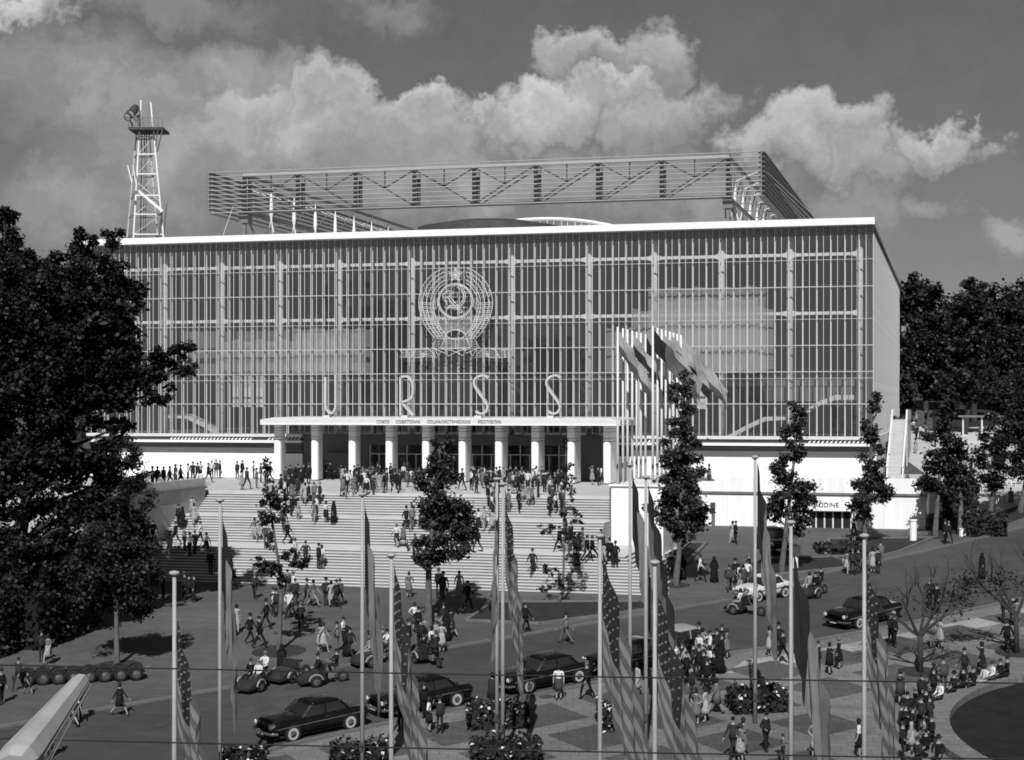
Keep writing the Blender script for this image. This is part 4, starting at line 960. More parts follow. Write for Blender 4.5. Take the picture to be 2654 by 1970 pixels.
tree(tb, [(2655, 1010, 60, 60), (2640, 1090, 46, 50), (2680, 1120, 60, 70), (2690, 1200, 50, 50)], 'park tree at the right edge of the picture', PG, .3, 60, .22, LEAFD)
# wood on the hill behind
BG = 'trees of the wood on the hill'
wood = [(2352, 900, [(2352, 860, 30, 130), (2350, 1000, 30, 90), (2365, 760, 40, 50)], 'tree touching the far corner of the glass side wall'), (2400, 900, [(2395, 790, 50, 70), (2400, 880, 65, 80), (2395, 970, 60, 70)], 'rounded tree second from the glass side wall'),
        (2450, 900, [(2460, 830, 55, 60), (2455, 920, 60, 80), (2440, 1000, 60, 50)], 'broad crown in the middle of the left half of the wood'), (2525, 880, [(2522, 745, 28, 30), (2520, 800, 50, 40), (2525, 880, 60, 70), (2520, 960, 60, 60)], 'tree whose small round top rises above the wood'),
        (2590, 900, [(2590, 800, 60, 55), (2590, 890, 70, 80), (2580, 980, 70, 60)], 'broad crown right of the small round top'), (2650, 900, [(2660, 780, 60, 50), (2660, 870, 70, 80), (2650, 970, 70, 80)], 'rightmost tall crown of the wood'),
        (2720, 900, [(2730, 800, 70, 60), (2730, 900, 80, 120)], 'crown at the outer right edge of the wood'), (2500, 1000, [(2490, 1000, 60, 40), (2530, 1020, 50, 36)], 'low dark crown under the wood, left'), (2620, 1030, [(2600, 1030, 60, 36), (2650, 1040, 60, 50)], 'low dark crown under the wood, right')]
for k, (px, py, cl, lb) in enumerate(wood):
    Zw = 205 + (k % 3) * 16 + (0 if k < 7 else -30); p = atd(px, 1050, Zw); b = np.array((p[0], p[1], gz(p[0], p[1])))
    tree(b, cl, lb, BG, .62, 30, .35, LEAFD, 'wood_tree', zd=Zw, sub=1.3, grow=1.1, bark=BARKD)
# far wood on the left horizon behind the big tree
for k, (cl, lb) in enumerate((([(20, 620, 40, 60), (30, 700, 60, 60), (10, 560, 24, 30)], 'tall treetop at the far left edge'), ([(205, 622, 22, 40), (190, 680, 40, 50), (235, 630, 16, 30)], 'pointed treetop left of the roof corner'), ([(292, 615, 22, 26), (280, 660, 34, 40)], 'small pointed treetop overlapping the roof corner'), ([(110, 690, 60, 40), (60, 690, 40, 40)], 'rounded treetop in the dip at the far left'))):
    Zw = 118; p = atd(cl[0][0], 1500, Zw); b = np.array((p[0] , p[1], gz(p[0], p[1])))
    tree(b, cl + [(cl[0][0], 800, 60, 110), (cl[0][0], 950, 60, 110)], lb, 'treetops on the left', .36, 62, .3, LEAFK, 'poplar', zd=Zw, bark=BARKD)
# the big dark tree
bt = ong(70, 1655)
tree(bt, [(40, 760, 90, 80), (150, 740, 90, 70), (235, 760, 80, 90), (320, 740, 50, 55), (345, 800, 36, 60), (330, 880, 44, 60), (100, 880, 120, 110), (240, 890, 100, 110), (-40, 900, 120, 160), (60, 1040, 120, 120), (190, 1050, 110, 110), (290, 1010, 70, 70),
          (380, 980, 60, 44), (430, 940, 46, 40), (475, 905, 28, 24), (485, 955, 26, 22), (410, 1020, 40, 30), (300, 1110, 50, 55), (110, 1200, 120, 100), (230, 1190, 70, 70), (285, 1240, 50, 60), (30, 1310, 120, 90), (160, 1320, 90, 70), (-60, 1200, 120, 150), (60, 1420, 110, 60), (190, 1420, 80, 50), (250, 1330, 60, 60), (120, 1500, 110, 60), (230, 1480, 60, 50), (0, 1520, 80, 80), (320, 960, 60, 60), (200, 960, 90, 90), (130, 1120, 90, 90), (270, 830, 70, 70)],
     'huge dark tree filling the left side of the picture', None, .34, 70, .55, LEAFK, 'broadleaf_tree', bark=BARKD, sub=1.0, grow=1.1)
def shrub(name, boxes, label, group, leaf, dens, m, core=True, flowers=0, fl=.12, base=None):
    b0 = np.array(base if base is not None else boxes[0][0], float); t = thing(name, b0, label, name.replace('_', ' ').split()[-1] if name != 'flower_bed' else 'flower bed', group)
    pts = []; fp = []
    cm = MB()
    for (c, rx, ry, rz, rot) in boxes:
        n = int(dens * (rx * ry * 4 + 4 * rz * (rx + ry))); q = RNG.uniform(-1, 1, (n, 3)); ax = RNG.integers(0, 5, n)
        q[ax == 0, 0] = -1; q[ax == 1, 0] = 1; q[ax == 2, 1] = -1; q[ax == 3, 1] = 1; q[ax == 4, 2] = 1
        q *= RNG.uniform(.9, 1.06, (n, 1)); R = np.array(((math.cos(rot), -math.sin(rot)), (math.sin(rot), math.cos(rot))))
        w = q * np.array((rx, ry, rz)); xy = w[:, :2] @ R.T; z = w[:, 2] + rz + RNG.normal(size=n) * .05 + .10 * np.sin(xy[:, 0] * 5) * (q[:, 2] > .8)
        pp_ = np.c_[xy, z] + np.array(c); gzs = np.array([gz(a, b) for a, b in pp_[:, :2]]) - gz(c[0], c[1]); pp_[:, 2] += gzs; pts.append(pp_)
        if flowers:
            sel = np.where((q[:, 2] > .6) | (q[:, 1] < -.8))[0]; fp.append(pp_[RNG.choice(sel, min(flowers, len(sel)), replace=False)] + np.array((0, -.04, .05)))
        cr = [(R @ np.array((sx * rx * .9, sy * ry * .9))) + np.array(c[:2]) for sx, sy in ((-1, -1), (1, -1), (1, 1), (-1, 1))]
        cm.prism([tuple(x) for x in cr], c[2] - .4, c[2] + 2 * rz * .88)
    cm.build('core', m, t)
    o = bpy.data.objects.new('foliage', leaf_mesh('foliage', np.concatenate(pts) - b0, leaf, m)); COL.objects.link(o); o.parent = t; o['kind'] = 'stuff'
    if flowers:
        o = bpy.data.objects.new('flowers', leaf_mesh('flowers', np.concatenate(fp) - b0, fl, FLOWER, 1.2)); COL.objects.link(o); o.parent = t; o['kind'] = 'stuff'
    return t
RROT = math.atan2(*(ong(1579, 1766) - ong(1017, 1872))[[1, 0]])
def bedbox(px, py, wpx, hpx, hh):
    c = ong(px, py); s = depth(c[0], c[1]) / FPX; rx = wpx * s / 2; a = ong(px, py - hpx / 2); b = ong(px, py + hpx / 2); ry = np.linalg.norm(a - b) / 2
    return (c, rx, ry, hh / 2, RROT * .4)
for (px, py, w, h, hh, lb) in ((1290, 1880, 150, 26, .95, 'clipped hedge bed with pale flowers, upper of two at bottom centre'), (1312, 1985, 170, 50, .95, 'clipped hedge bed with pale flowers, lower of two at bottom centre'), (930, 1990, 140, 40, .9, 'dark flower hedge cut by the bottom edge, left of centre'),
                               (630, 2010, 110, 40, .9, 'small dark hedge cut by the bottom edge, far left'), (1962, 1838, 140, 26, .95, 'dark flower hedge at the foot of the right flagpole'), (1583, 1880, 60, 36, .9, 'small dark hedge behind the big stars flag')):
    shrub('flower_bed', [bedbox(px, py, w, h, hh)], lb, 'clipped flower beds', .17, 90, LEAFD, flowers=34, fl=.17)
hb = [(ong(px, py), rx, 2.0, rz, 0.0) for (px, py, rx, rz) in ((-40, 1620, 4.5, 1.7), (110, 1600, 3.0, 1.5), (200, 1560, 2.2, 1.3), (235, 1500, 2.0, 1.5), (60, 1520, 4.0, 1.9), (20, 1662, 3.4, 1.6), (125, 1640, 2.4, 1.5), (-90, 1680, 3.5, 1.7))]
shrub('hedge', hb, 'near-black shrubbery under the big tree', None, .24, 42, LEAFK)
for (px, py, rx, rz, lb) in ((2300, 1165, 1.6, 1.7, 'dark bush beside the side stairs of the pavilion'), (2545, 1385, 1.5, .75, 'low dark bush at the road bend on the right'), (2490, 1345, 1.2, 1.6, 'dark bush behind the slanting trunk'), (2172, 1428, 1.5, .2, 'low planting on the triangular lawn')):
    p = hit(px, py); shrub('bush', [(p, rx, rx * .8, rz, .2)], lb, 'bushes on the right', .26, 45, LEAFD, base=p)
# bare pruned trees
def bare_tree(base, h, label, tips, leafy=0):
    base = np.array(base, float); t = thing('bare_tree', base, label, 'tree', 'bare pruned trees'); mb = MB(); tipsl = []
    fork = base + np.array((0, 0, h * .36)); mb.tube([base + (0, 0, -.1), base + (0, 0, h * .2), fork], [.17, .13, .13], 8)
    mb.build('trunk', BARKD, t, smooth=True); br = MB()
    def grow(p, d, L, r, lv):
        q = [p]; dd = d.copy()
        for k in range(4):
            dd = dd + RNG.normal(size=3) * .10 + np.array((0, 0, .10)); dd /= np.linalg.norm(dd); q.append(q[-1] + dd * L / 4)
        br.tube(q, list(np.linspace(r, r * .45, 5)), 5 if lv < 2 else 4); tipsl.append(q[-1]); tipsl.append(q[-2])
        if lv < 3:
            for _ in range(3 if lv < 2 else 2):
                nd = dd + RNG.normal(size=3) * .55; nd /= np.linalg.norm(nd); grow(q[RNG.integers(2, 5)], nd, L * RNG.uniform(.5, .75), r * .45, lv + 1)
    for (dx, dy, dz) in tips:
        d = np.array((RGT * dx + FWD * dy) + np.array((0, 0, dz))); d /= np.linalg.norm(d); grow(fork, d, h * .42, .10, 0)
    br.build('branches', BARKD, t)
    if leafy:
        pts = np.concatenate([np.array(p) + RNG.normal(size=(leafy, 3)) * .25 for p in tipsl if p[2] < base[2] + h * .75])
        o = bpy.data.objects.new('leaves', leaf_mesh('leaves', pts - base, .16, LEAFD)); COL.objects.link(o); o.parent = t; o['kind'] = 'stuff'
tb = ong(2385, 1742); pit(tb, 1.1); bare_tree(tb, 5.0, 'bare pruned tree on the paving, left of two', [(-.5, 0, .8), (.5, .1, .8), (-.9, .2, .45), (1.0, -.1, .5), (.1, .4, 1)], 3)
tb = ong(2634, 1692); pit(tb, 1.1); bare_tree(tb, 5.4, 'bare pruned tree with dark leaves at the right edge', [(-.8, 0, .8), (-1.2, .1, .7), (.5, .2, .8), (-.3, .3, 1)], 9)
tree_b = ong(2580, 1560)
def proj_px(p):
    d = np.array(p) - CAM; z = d @ FWD; return CXP + FPX * (d @ RGT) / z, YHP - FPX * d[2] / z, z
for k, (x, y, h, lb) in enumerate(((-50, 30, 17, 'background tree nearest the left wall of the pavilion'), (-58, 8, 15, 'background tree at the near left of the terrace'), (-70, 40, 19, 'tall background tree far left of the pavilion'), (-64, -18, 13, 'background tree at the left terrace edge'), (-84, 15, 17, 'outermost background tree on the left'), (-76, -30, 15, 'background tree left of the shrubbery'))):
    zb = surf(x, y); px, py, z = proj_px((x, y, zb + h * .6)); s = FPX / z
    tree((x, y, zb), [(px, py, h * .26 * s, h * .3 * s), (px - h * .15 * s, py + h * .12 * s, h * .2 * s, h * .2 * s), (px + h * .16 * s, py + h * .1 * s, h * .2 * s, h * .2 * s), (px + h * .03 * s, py - h * .22 * s, h * .15 * s, h * .2 * s)], lb, 'background trees on the left', .5, 30, .32, LEAFD, 'wood_tree', zd=z, sub=1.2, bark=BARKD)
# ================================================================== VEHICLES
def heading(a, b): d = b - a; return math.atan2(d[1], d[0])
def local_thing(name, loc, rz, label, cat, group, tilt=True):
    t = thing(name, loc, label, cat, group); ORG[t.name] = (0.0, 0.0, 0.0)
    # stand on the sloping ground
    n = Vector((0, -GS, 1)).normalized() if tilt else Vector((0, 0, 1)); f = Vector((math.cos(rz), math.sin(rz), 0)); f = (f - n * f.dot(n)).normalized(); l = n.cross(f)
    M = Matrix((f, l, n)).transposed(); t.rotation_euler = M.to_euler(); return t
def wheel(t, x, y, r, w=.19, white=False):
    tz = lambda pr: [(p, q) for p, q in pr]
    mb = MB(); prof = [(r * .62, -w / 2), (r * .92, -w / 2), (r, -w * .3), (r, w * .3), (r * .92, w / 2), (r * .62, w / 2)]
    vs = []; n = 18
    for (rr, yy) in prof:
        for j in range(n): q = 2 * math.pi * j / n; vs.append((x + rr * math.cos(q), y + yy, r + rr * math.sin(q)))
    fs = [(i * n + j, i * n + (j + 1) % n, (i + 1) * n + (j + 1) % n, (i + 1) * n + j) for i in range(5) for j in range(n)]
    mb.add(vs, fs); wh = mb.build('wheel', RUBBER, t, smooth=True)
    s = 1 if y > 0 else -1
    def dsc(rad, off, m, nm, dome=.0):
        b = MB(); ring = [(x + rad * math.cos(2 * math.pi * j / 16), y + s * off, r + rad * math.sin(2 * math.pi * j / 16)) for j in range(16)]
        b.add(ring + [(x, y + s * (off + dome), r)], [(j, (j + 1) % 16, 16) for j in range(16)]); b.build(nm, m, wh)
    dsc(r * .64, w * .38, STEELK, 'rim'); 
    if white: dsc(r * .80, w * .505, mat('whitewall', .42, .7), 'whitewall')
    dsc(r * .46, w * .53 if white else w * .42, CHROME, 'hubcap', .05)
    return wh
def car(wf, wr, label, paint=BLACKPAINT, roof=None, L=5.0, Wd=1.86, Hh=1.55, near=1, wb=None, center=None, rz=None, side=-1, lamps=True):
    """wf, wr: photograph pixels where the near front and near rear tyres meet the ground"""
    if center is None:
        A, B_ = ong(*wf), ong(*wr); rz = heading(B_, A); lat = np.array((-math.sin(rz), math.cos(rz), 0)); 
        if lat @ FWD < 0: lat = -lat
        c = (A + B_) / 2 + lat * (Wd / 2 - .1); c[2] = gz(c[0], c[1]); wb = np.linalg.norm(A - B_) if wb is None else wb
    else: c = np.array(center)
    t = local_thing('car', c, rz, label, 'car', 'cars on the road'); k = L / 5.0; kw = Wd / 1.86; kh = Hh / 1.55
    S = [(-2.50, .70, .46, .74, .76), (-2.44, .84, .38, .88, .88), (-2.25, .90, .32, .97, .93), (-1.7, .93, .28, 1.00, .97), (-1.2, .93, .27, .99, 1.0), (-.4, .93, .26, .97, 1.0), (.5, .93, .26, .96, 1.0), (1.1, .93, .27, .95, 1.0), (1.7, .92, .29, .93, .98), (2.2, .89, .33, .90, .93), (2.42, .82, .40, .84, .86), (2.5, .66, .50, .72, .74)]
    rings = []
    for (x, w, zb, zs, zc) in S:
        x *= k; w *= kw; pr = [(w * .80, zb), (w * .98, zb + .12), (w, zb + .28), (w, zs - .12), (w * .93, zs - .01), (w * .72, zc), (w * .3, zc + .02)]
        rings.append([(x, -p, z * kh) for p, z in pr] + [(x, p, z * kh) for p, z in pr[::-1]])
    body = MB().loft(rings).build('body', paint, t, smooth=True)
    def cab(z, xr, xf, w, rr=.18):
        pts = []
        for (cx, cy, a0) in ((xf - rr, w - rr, 0), (xr + rr, w - rr, 90), (xr + rr, -w + rr, 180), (xf - rr, -w + rr, 270)):
            for a in (0, 30, 60, 90): q = math.radians(a0 + a); pts.append((cx + rr * math.cos(q), cy + rr * math.sin(q), z))
        return [(x * k, y * kw, z * kh) for x, y, z in pts]
    MB().loft([cab(.94, -1.55, .95, .80), cab(1.15, -1.38, .70, .76), cab(1.40, -1.10, .38, .66)]).build('windows', CARGLASS, t, smooth=False)
    rf = roof or paint
    MB().loft([cab(1.385, -1.16, .42, .685), cab(1.46, -1.08, .34, .66), cab(1.515, -.9, .15, .55, .3), cab(1.545, -.6, -.1, .3, .25)]).build('roof', rf, t, smooth=True)
    for s in (-1, 1):
        for (x0, x1) in ((.93, .40), (-.30, -.32), (-1.52, -1.10)):
            MB().bar((x0 * k, s * .785 * kw, .95 * kh), (x1 * k, s * .68 * kw, 1.40 * kh), .07).build('window_pillar', CHROME if x0 > .5 else rf, t)
        MB().bar((-2.2 * k, s * .945 * kw, .74 * kh), (2.25 * k, s * .93 * kw, .66 * kh), .025, .05).build('trim_strip', CHROME, t)
        MB().bar((-1.5 * k, s * .80 * kw, .965 * kh), (.92 * k, s * .80 * kw, .965 * kh), .02, .03).build('window_sill', CHROME, t)
        if lamps:
            hl = MB().tube([(2.28 * k, s * .68 * kw, .76 * kh), (2.50 * k, s * .68 * kw, .76 * kh)], [.15, .13], 12).build('headlight', CHROME, t); MB().tube([(2.50 * k, s * .68 * kw, .76 * kh), (2.53 * k, s * .68 * kw, .76 * kh)], [.115, .08], 12).build('lens', WHITEPAINT, hl)
        MB().tube([(-2.46 * k, s * .74 * kw, .74 * kh), (-2.53 * k, s * .74 * kw, .74 * kh)], [.08, .06], 8).build('tail_light', mat('tail_light', .08, .3), t)
    MB().box(2.42 * k, 2.49 * k, -.55 * kw, .55 * kw, .50 * kh, .70 * kh).build('grille', STEELD, t)
    for x, s in ((2.58, 1), (-2.58, -1)):
        MB().tube([(x * k - s * .35, -.93 * kw, .46), (x * k - s * .06, -.80 * kw, .46), (x * k, -.4 * kw, .47), (x * k, .4 * kw, .47), (x * k - s * .06, .80 * kw, .46), (x * k - s * .35, .93 * kw, .46)], .075, 8).build('bumper', CHROME, t)
    wbh = (wb or 2.9) / 2; wbh = min(max(wbh, 1.2 * k), 1.65 * k)
    for x in (wbh, -wbh):
        for s in (-1, 1):
            MB().tube([(x, s * (.80 * kw), .36), (x, s * (.938 * kw), .36)], [.41, .41], 16).build('wheel_arch', RUBBER, t); wheel(t, x, s * (.86 * kw), .34, white=True)
    for x in (.72, -.45, -1.25):
        for s in (-1, 1): MB().box(x * k - .006, x * k + .006, s * .935 * kw - .012, s * .935 * kw + .012, .38 * kh, .93 * kh).build('door_seam', RUBBER, t)
    for s in (-1, 1):
        MB().bar((-.32 * k, s * .955 * kw, .85 * kh), (-.14 * k, s * .955 * kw, .85 * kh), .03).build('door_handle', CHROME, t)
    MB().box(2.60 * k, 2.63 * k, -.22, .22, .36, .50).build('number_plate', WHITEPAINT, t); MB().box(-2.63 * k, -2.60 * k, -.22, .22, .52, .64).build('number_plate', WHITEPAINT, t)
    MB().bar((1.0 * k, 0, 1.005 * kh), (2.2 * k, 0, .955 * kh), .03).build('bonnet_strip', CHROME, t)
    MB().bar((.93 * k, -.5 * kw, .99 * kh), (.78 * k, -.1 * kw, 1.12 * kh), .015).build('wiper', RUBBER, t)
    MB().bar((.60 * k, .2, 1.05 * kh), (.44 * k, .34, 1.05 * kh), .03).build('steering_wheel', RUBBER, t)
    MB().box(-2.3 * k, 2.3 * k, -.8 * kw, .8 * kw, .2, .3).build('chassis', RUBBER, t)
    return t
car((762, 1920), (903, 1890), 'black two-door hardtop car driving alone at bottom left', L=5.0, wb=2.95)
car((1035, 1860), (1191, 1828), 'black car with people crowding at its side, second along the kerb', L=5.0, wb=2.95)
car((1365, 1797), (1502, 1768), 'long black limousine with woman in white blouse beside it', L=5.3, wb=3.1)
car((1598, 1752), (1715, 1728), 'black car hidden behind the big stars flag', L=4.9, wb=2.9)
car((1728, 1716), (1835, 1694), 'black car with pale roof behind the kerbside crowd', roof=mat('grey_roof_paint', .25, .35), L=4.8, wb=2.8)
car((2212, 1632), (2322, 1606), 'black sedan parked at the kerb on the right', L=5.0, wb=2.9)
car((1962, 1561), (2034, 1548), 'small white saloon car on the road by the lawn', paint=WHITEPAINT, L=3.9, Wd=1.55, Hh=1.5, wb=2.2)
cc = ong(2002, 1428); car(None, None, 'old black car facing the viewer beside the podium wall', L=4.4, Wd=1.65, Hh=1.75, center=cc, rz=math.atan2(-FWD[1], -FWD[0]) + .12, wb=2.6)
# motor tricycles with a passenger bench in front
TUB = mat('tricycle_enamel', .03, .35, .2, 3)
def tricycle(c, rz, label, name='motor_tricycle', group='passenger tricycles', small=False):
    t = local_thing(name, c, rz, label, 'tricycle', group)
    if small:
        MB().loft([[(x, -.28, z0), (x, .28, z0), (x, .3, z1), (x, -.3, z1)] for x, z0, z1 in ((.1, .34, .78), (.35, .22, .66), (.6, .22, .60), (.82, .3, .5))]).build('tub', TUB, t)
        for s in (-1, 1):
            wheel(t, .45, s * .36, .36, .10, white=False); MB().tube([(.45 + .42 * math.cos(q), s * .36, .36 + .42 * math.sin(q)) for q in np.linspace(.1, 3.0, 10)], .05, 6).build('mudguard', TUB, t)
        MB().tube([(.1, 0, .5), (-.3, 0, .62)], .03, 6).build('shaft', STEELD, t)
        return t
    rings = []
    for x, w, z0, z1 in ((.05, .50, .30, .74), (.35, .54, .26, .74), (.85, .54, .26, .58), (1.05, .50, .24, .50), (1.35, .42, .22, .34)):
        rings.append([(x, -w, z0), (x, w, z0), (x, w * 1.02, z1), (x, -w * 1.02, z1)])
    MB().loft(rings).build('tub', TUB, t)
    MB().loft([[(x, -.5, z), (x, .5, z), (x - .05, .48, z + .5), (x - .05, -.48, z + .5)] for x, z in ((.02, .62), (.14, .62))]).build('backrest', TUB, t)
    MB().box(.14, .62, -.48, .48, .59 if small else .60, .74).build('seat', INT_D, t)
    for s in (-1, 1):
        wheel(t, .55, s * .63, .29, .09)
        MB().tube([(.55 + .36 * math.cos(q), s * .63, .29 + .36 * math.sin(q)) for q in np.linspace(.2, 2.9, 9)], .055, 6).build('mudguard', mat('mudguard_paint', .22, .4), t)
    if not small:
        wheel(t, -1.0, .02, .30, .09)
        MB().tube([(.05, 0, .45), (-.4, 0, .38), (-.75, 0, .5), (-1.0, 0, .32)], .06, 6).build('frame', STEELK, t)
        MB().tube([(-.55, 0, .5), (-.62, 0, .82)], .03, 6).build('seat_post', STEELK, t); MB().lathe([(.05, .80), (.15, .84), (.13, .90), (.04, .92)], 10, (-.64, 0, 0)).build('saddle', RUBBER, t)
        MB().tube([(.0, 0, .6), (-.08, 0, 1.02), (-.22, -.3, 1.08)], .022, 6).build('handlebar', CHROME, t); MB().tube([(-.08, 0, 1.02), (-.22, .3, 1.08)], .022, 6).build('handlebar', CHROME, t)
        MB().box(-.5, -.15, -.13, .13, .3, .55).build('engine', STEELD, t)
    else: MB().tube([(.05, -.3, .5), (-.9, -.3, .9)], .025, 6).build('shaft', STEELD, t); MB().tube([(.05, .3, .5), (-.9, .3, .9)], .025, 6).build('shaft', STEELD, t)
    return t
TRI = []
def camdir(dx, dy): v = RGT * dx + FWD * dy; return math.atan2(v[1], v[0])
for (px, py, dx, dy, lb) in ((668, 1785, -.45, -.9, 'passenger tricycle with two riders side by side, left of three by the kerb'), (840, 1772, -.9, -.35, 'passenger tricycle with a dark-clad driver, right of three by the kerb'), (757, 1762, -.6, -.8, 'empty passenger tricycle between two occupied ones'),
                             (1115, 1722, -.5, .85, 'passenger tricycle seen from behind near the pale tree trunk'), (1935, 1592, -.6, .5, 'passenger tricycle seen from behind by the white car'), (2112, 1545, -.7, -.7, 'passenger tricycle with three people above the black sedan'), (975, 1722, -.8, -.5, 'small passenger tricycle at the kerb behind the two flagpoles')):
    c = ong(px, py); rz = camdir(dx, dy); tricycle(c, rz, lb); TRI.append((c, rz))
ordw = ['first', 'second', 'third', 'fourth', 'fifth', 'sixth', 'seventh', 'eighth']
for k in range(8):
    px = 95 + k * 40; py = 1772 - k * 2.0
    tricycle(ong(px, py), camdir(-1, -.35), '%s dark cart from the left in the parked row at lower left' % ordw[k], 'hand_cart', 'parked row of carts', small=True)

# ================================================================== PEOPLE
def person_mesh(pose):
    V = []; E = []; R = []; B = []
    def v(p, r): V.append(p); R.append(r); return len(V) - 1
    def e(a, b, lab): E.append((a, b)); B.append(lab)
    sit = pose in ('sit', 'ride'); hip = .92 if not sit else .92
    pel = v((0, 0, .95), (.145, .11)); bel = v((0, .01, 1.10), (.135, .10)); che = v((0, .0, 1.28), (.165, .115)); ncb = v((0, -.01, 1.44), (.085, .075)); nck = v((0, .0, 1.50), (.052, .052)); h1 = v((0, .015, 1.585), (.070, .085)); h2 = v((0, .012, 1.665), (.074, .09)); h3 = v((0, 0, 1.715), (.045, .055))
    for a, b, l in ((pel, bel, 't'), (bel, che, 't'), (che, ncb, 't'), (ncb, nck, 'h'), (nck, h1, 'h'), (h1, h2, 'h'), (h2, h3, 'h')): e(a, b, l)
    st = {'walk': .30, 'walk2': -.30, 'stride': .42}.get(pose, .04)
    hands = []
    for s in (-1, 1):
        sw = st * s
        hp = v((s * .09, 0, .90), (.095, .095))
        if sit:
            kn = v((s * .13, .44, .90), (.070, .070)); an = v((s * .13, .50 if pose == 'sit' else .28, .50), (.046, .046)); ft = v((s * .13, .62 if pose == 'sit' else .42, .46), (.042, .034))
        else:
            kn = v((s * .095, sw * .62 + (.05 if abs(sw) > .1 else .01), .50), (.064, .064)); an = v((s * .095, sw * 1.05 - (.06 if sw < -.1 else 0), .10 if sw > -.1 else .16), (.043, .045)); ft = v((s * .105, sw * 1.05 + .12, .045), (.042, .034))
        e(pel, hp, 'l'); e(hp, kn, 'l'); e(kn, an, 'c'); e(an, ft, 's')
        sh = v((s * .185, -.005, 1.40), (.068, .064)); e(che, sh, 't')
        if pose == 'fold': el = v((s * .25, .03, 1.14), (.05, .05)); wr = v((s * .05, .20, 1.17 + .03 * s), (.036, .03)); hd = v((-s * .06, .19, 1.19), (.036, .022))
        elif pose == 'akimbo' or (pose == 'bent' and s > 0): el = v((s * .34, -.06, 1.14), (.05, .05)); wr = v((s * .19, .06, 1.0), (.036, .03)); hd = v((s * .14, .10, .97), (.036, .022))
        elif pose == 'ride': el = v((s * .26, .16, 1.18), (.05, .05)); wr = v((s * .24, .38, 1.12), (.036, .03)); hd = v((s * .24, .46, 1.13), (.036, .022))
        elif pose == 'sit': el = v((s * .24, .03, 1.13), (.05, .05)); wr = v((s * .15, .24, 1.02), (.036, .03)); hd = v((s * .12, .31, .99), (.036, .022))
        elif pose == 'point' and s > 0: el = v((s * .28, .18, 1.28), (.05, .05)); wr = v((s * .20, .30, 1.45), (.036, .03)); hd = v((s * .17, .32, 1.53), (.036, .022))
        else: el = v((s * .235, -sw * .42 - .01, 1.13), (.05, .05)); wr = v((s * .245, -sw * .8 + .04, .89), (.036, .03)); hd = v((s * .24, -sw * .9 + .07, .81), (.038, .022))
        e(sh, el, 't'); e(el, wr, 'f'); e(wr, hd, 'd'); hands.append((wr, hd, s))
    me = bpy.data.meshes.new('person'); me.from_pydata(V, E, []); bm = bmesh.new(); bm.from_mesh(me); sk = bm.verts.layers.skin.verify()
    for i, vv in enumerate(bm.verts): vv[sk].radius = R[i]; vv[sk].use_root = (i == 0)
    bm.to_mesh(me); bm.free(); o = bpy.data.objects.new('tmp', me); COL.objects.link(o)
    o.modifiers.new('s', 'SKIN').use_smooth_shade = True; ss = o.modifiers.new('u', 'SUBSURF'); ss.levels = 1; ss.render_levels = 1
    bpy.context.view_layer.update(); out = bpy.data.meshes.new_from_object(o.evaluated_get(bpy.context.evaluated_depsgraph_get())); bpy.data.objects.remove(o)
    # fingers, nose, ears joined to the body
    VA = np.array(V); mb = MB(); mb.v = [tuple(x.co) for x in out.vertices]; mb.f = [tuple(p.vertices) for p in out.polygons]
    slots = {'t': 1, 'l': 2, 'c': 5, 's': 3, 'f': 4, 'h': 0, 'd': 0}; ms = []
    A = VA[[a for a, b in E]]; D_ = VA[[b for a, b in E]] - A; LL = (D_ ** 2).sum(1)
    for p in out.polygons:
        c = np.array(p.center); tt = np.clip(((c - A) * D_).sum(1) / LL, 0, 1); ds_ = np.linalg.norm(A + D_ * tt[:, None] - c, axis=1); ms.append(slots[B[int(ds_.argmin())]])
    mb.m = ms; mb.mi = 0
    for wr, hd, s in hands:
        a, b = VA[wr], VA[hd]; d = (b - a) / np.linalg.norm(b - a); u = np.cross(d, (1, 0, 0)); u = u / max(1e-6, np.linalg.norm(u)); w2 = np.cross(d, u)
        for k, (off, ln) in enumerate(((-.027, .068), (-.009, .08), (.009, .076), (.025, .058))):
            p = b + u * off + d * .012; q = p + d * ln * .55; r = q + d * ln * .4 - w2 * s * .022; mb.tube([p, q, r], [.0095, .009, .006], 4)
        p = b - d * .03 - u * .03; mb.tube([p, p - u * .022 + d * .02, p - u * .026 + d * .052], [.011, .010, .007], 4)
    mb.add([(-.014, .098, 1.60), (.014, .098, 1.60), (0, .094, 1.645), (0, .128, 1.605)], [(0, 1, 3), (1, 2, 3), (2, 0, 3)])
    for s in (-1, 1): mb.tube([(s * .078, -.005, 1.595), (s * .088, -.012, 1.625), (s * .08, -.005, 1.655)], [.012, .016, .01], 5)
    mb.mi = 3
    for s in (-1, 1): mb.add([(s * .03 - .012, .102, 1.645), (s * .03 + .012, .100, 1.645), (s * .03 + .012, .100, 1.655), (s * .03 - .012, .102, 1.655)], [(0, 1, 2, 3)])
    mb.add([(-.022, .098, 1.570), (.022, .098, 1.570), (.022, .098, 1.577), (-.022, .098, 1.577)], [(0, 1, 2, 3)])
    m2 = mb.mesh('person'); 
    for q in range(6): m2.materials.append(None)
    m2.polygons.foreach_set('material_index', mb.m); m2.polygons.foreach_set('use_smooth', [True] * len(m2.polygons)); return m2
PM = {p: person_mesh(p) for p in ('stand', 'walk', 'walk2', 'stride', 'fold', 'akimbo', 'bent', 'point', 'sit', 'ride')}
CM = [mat('cloth_%d' % i, v, .9) for i, v in enumerate((.006, .011, .022, .05, .12, .30, .60))]
CPRINT = mat('cloth_print', .26, .9, .75, 14)
SKIN = mat('skin', .26, .6); SHOE = mat('shoe', .015, .4)
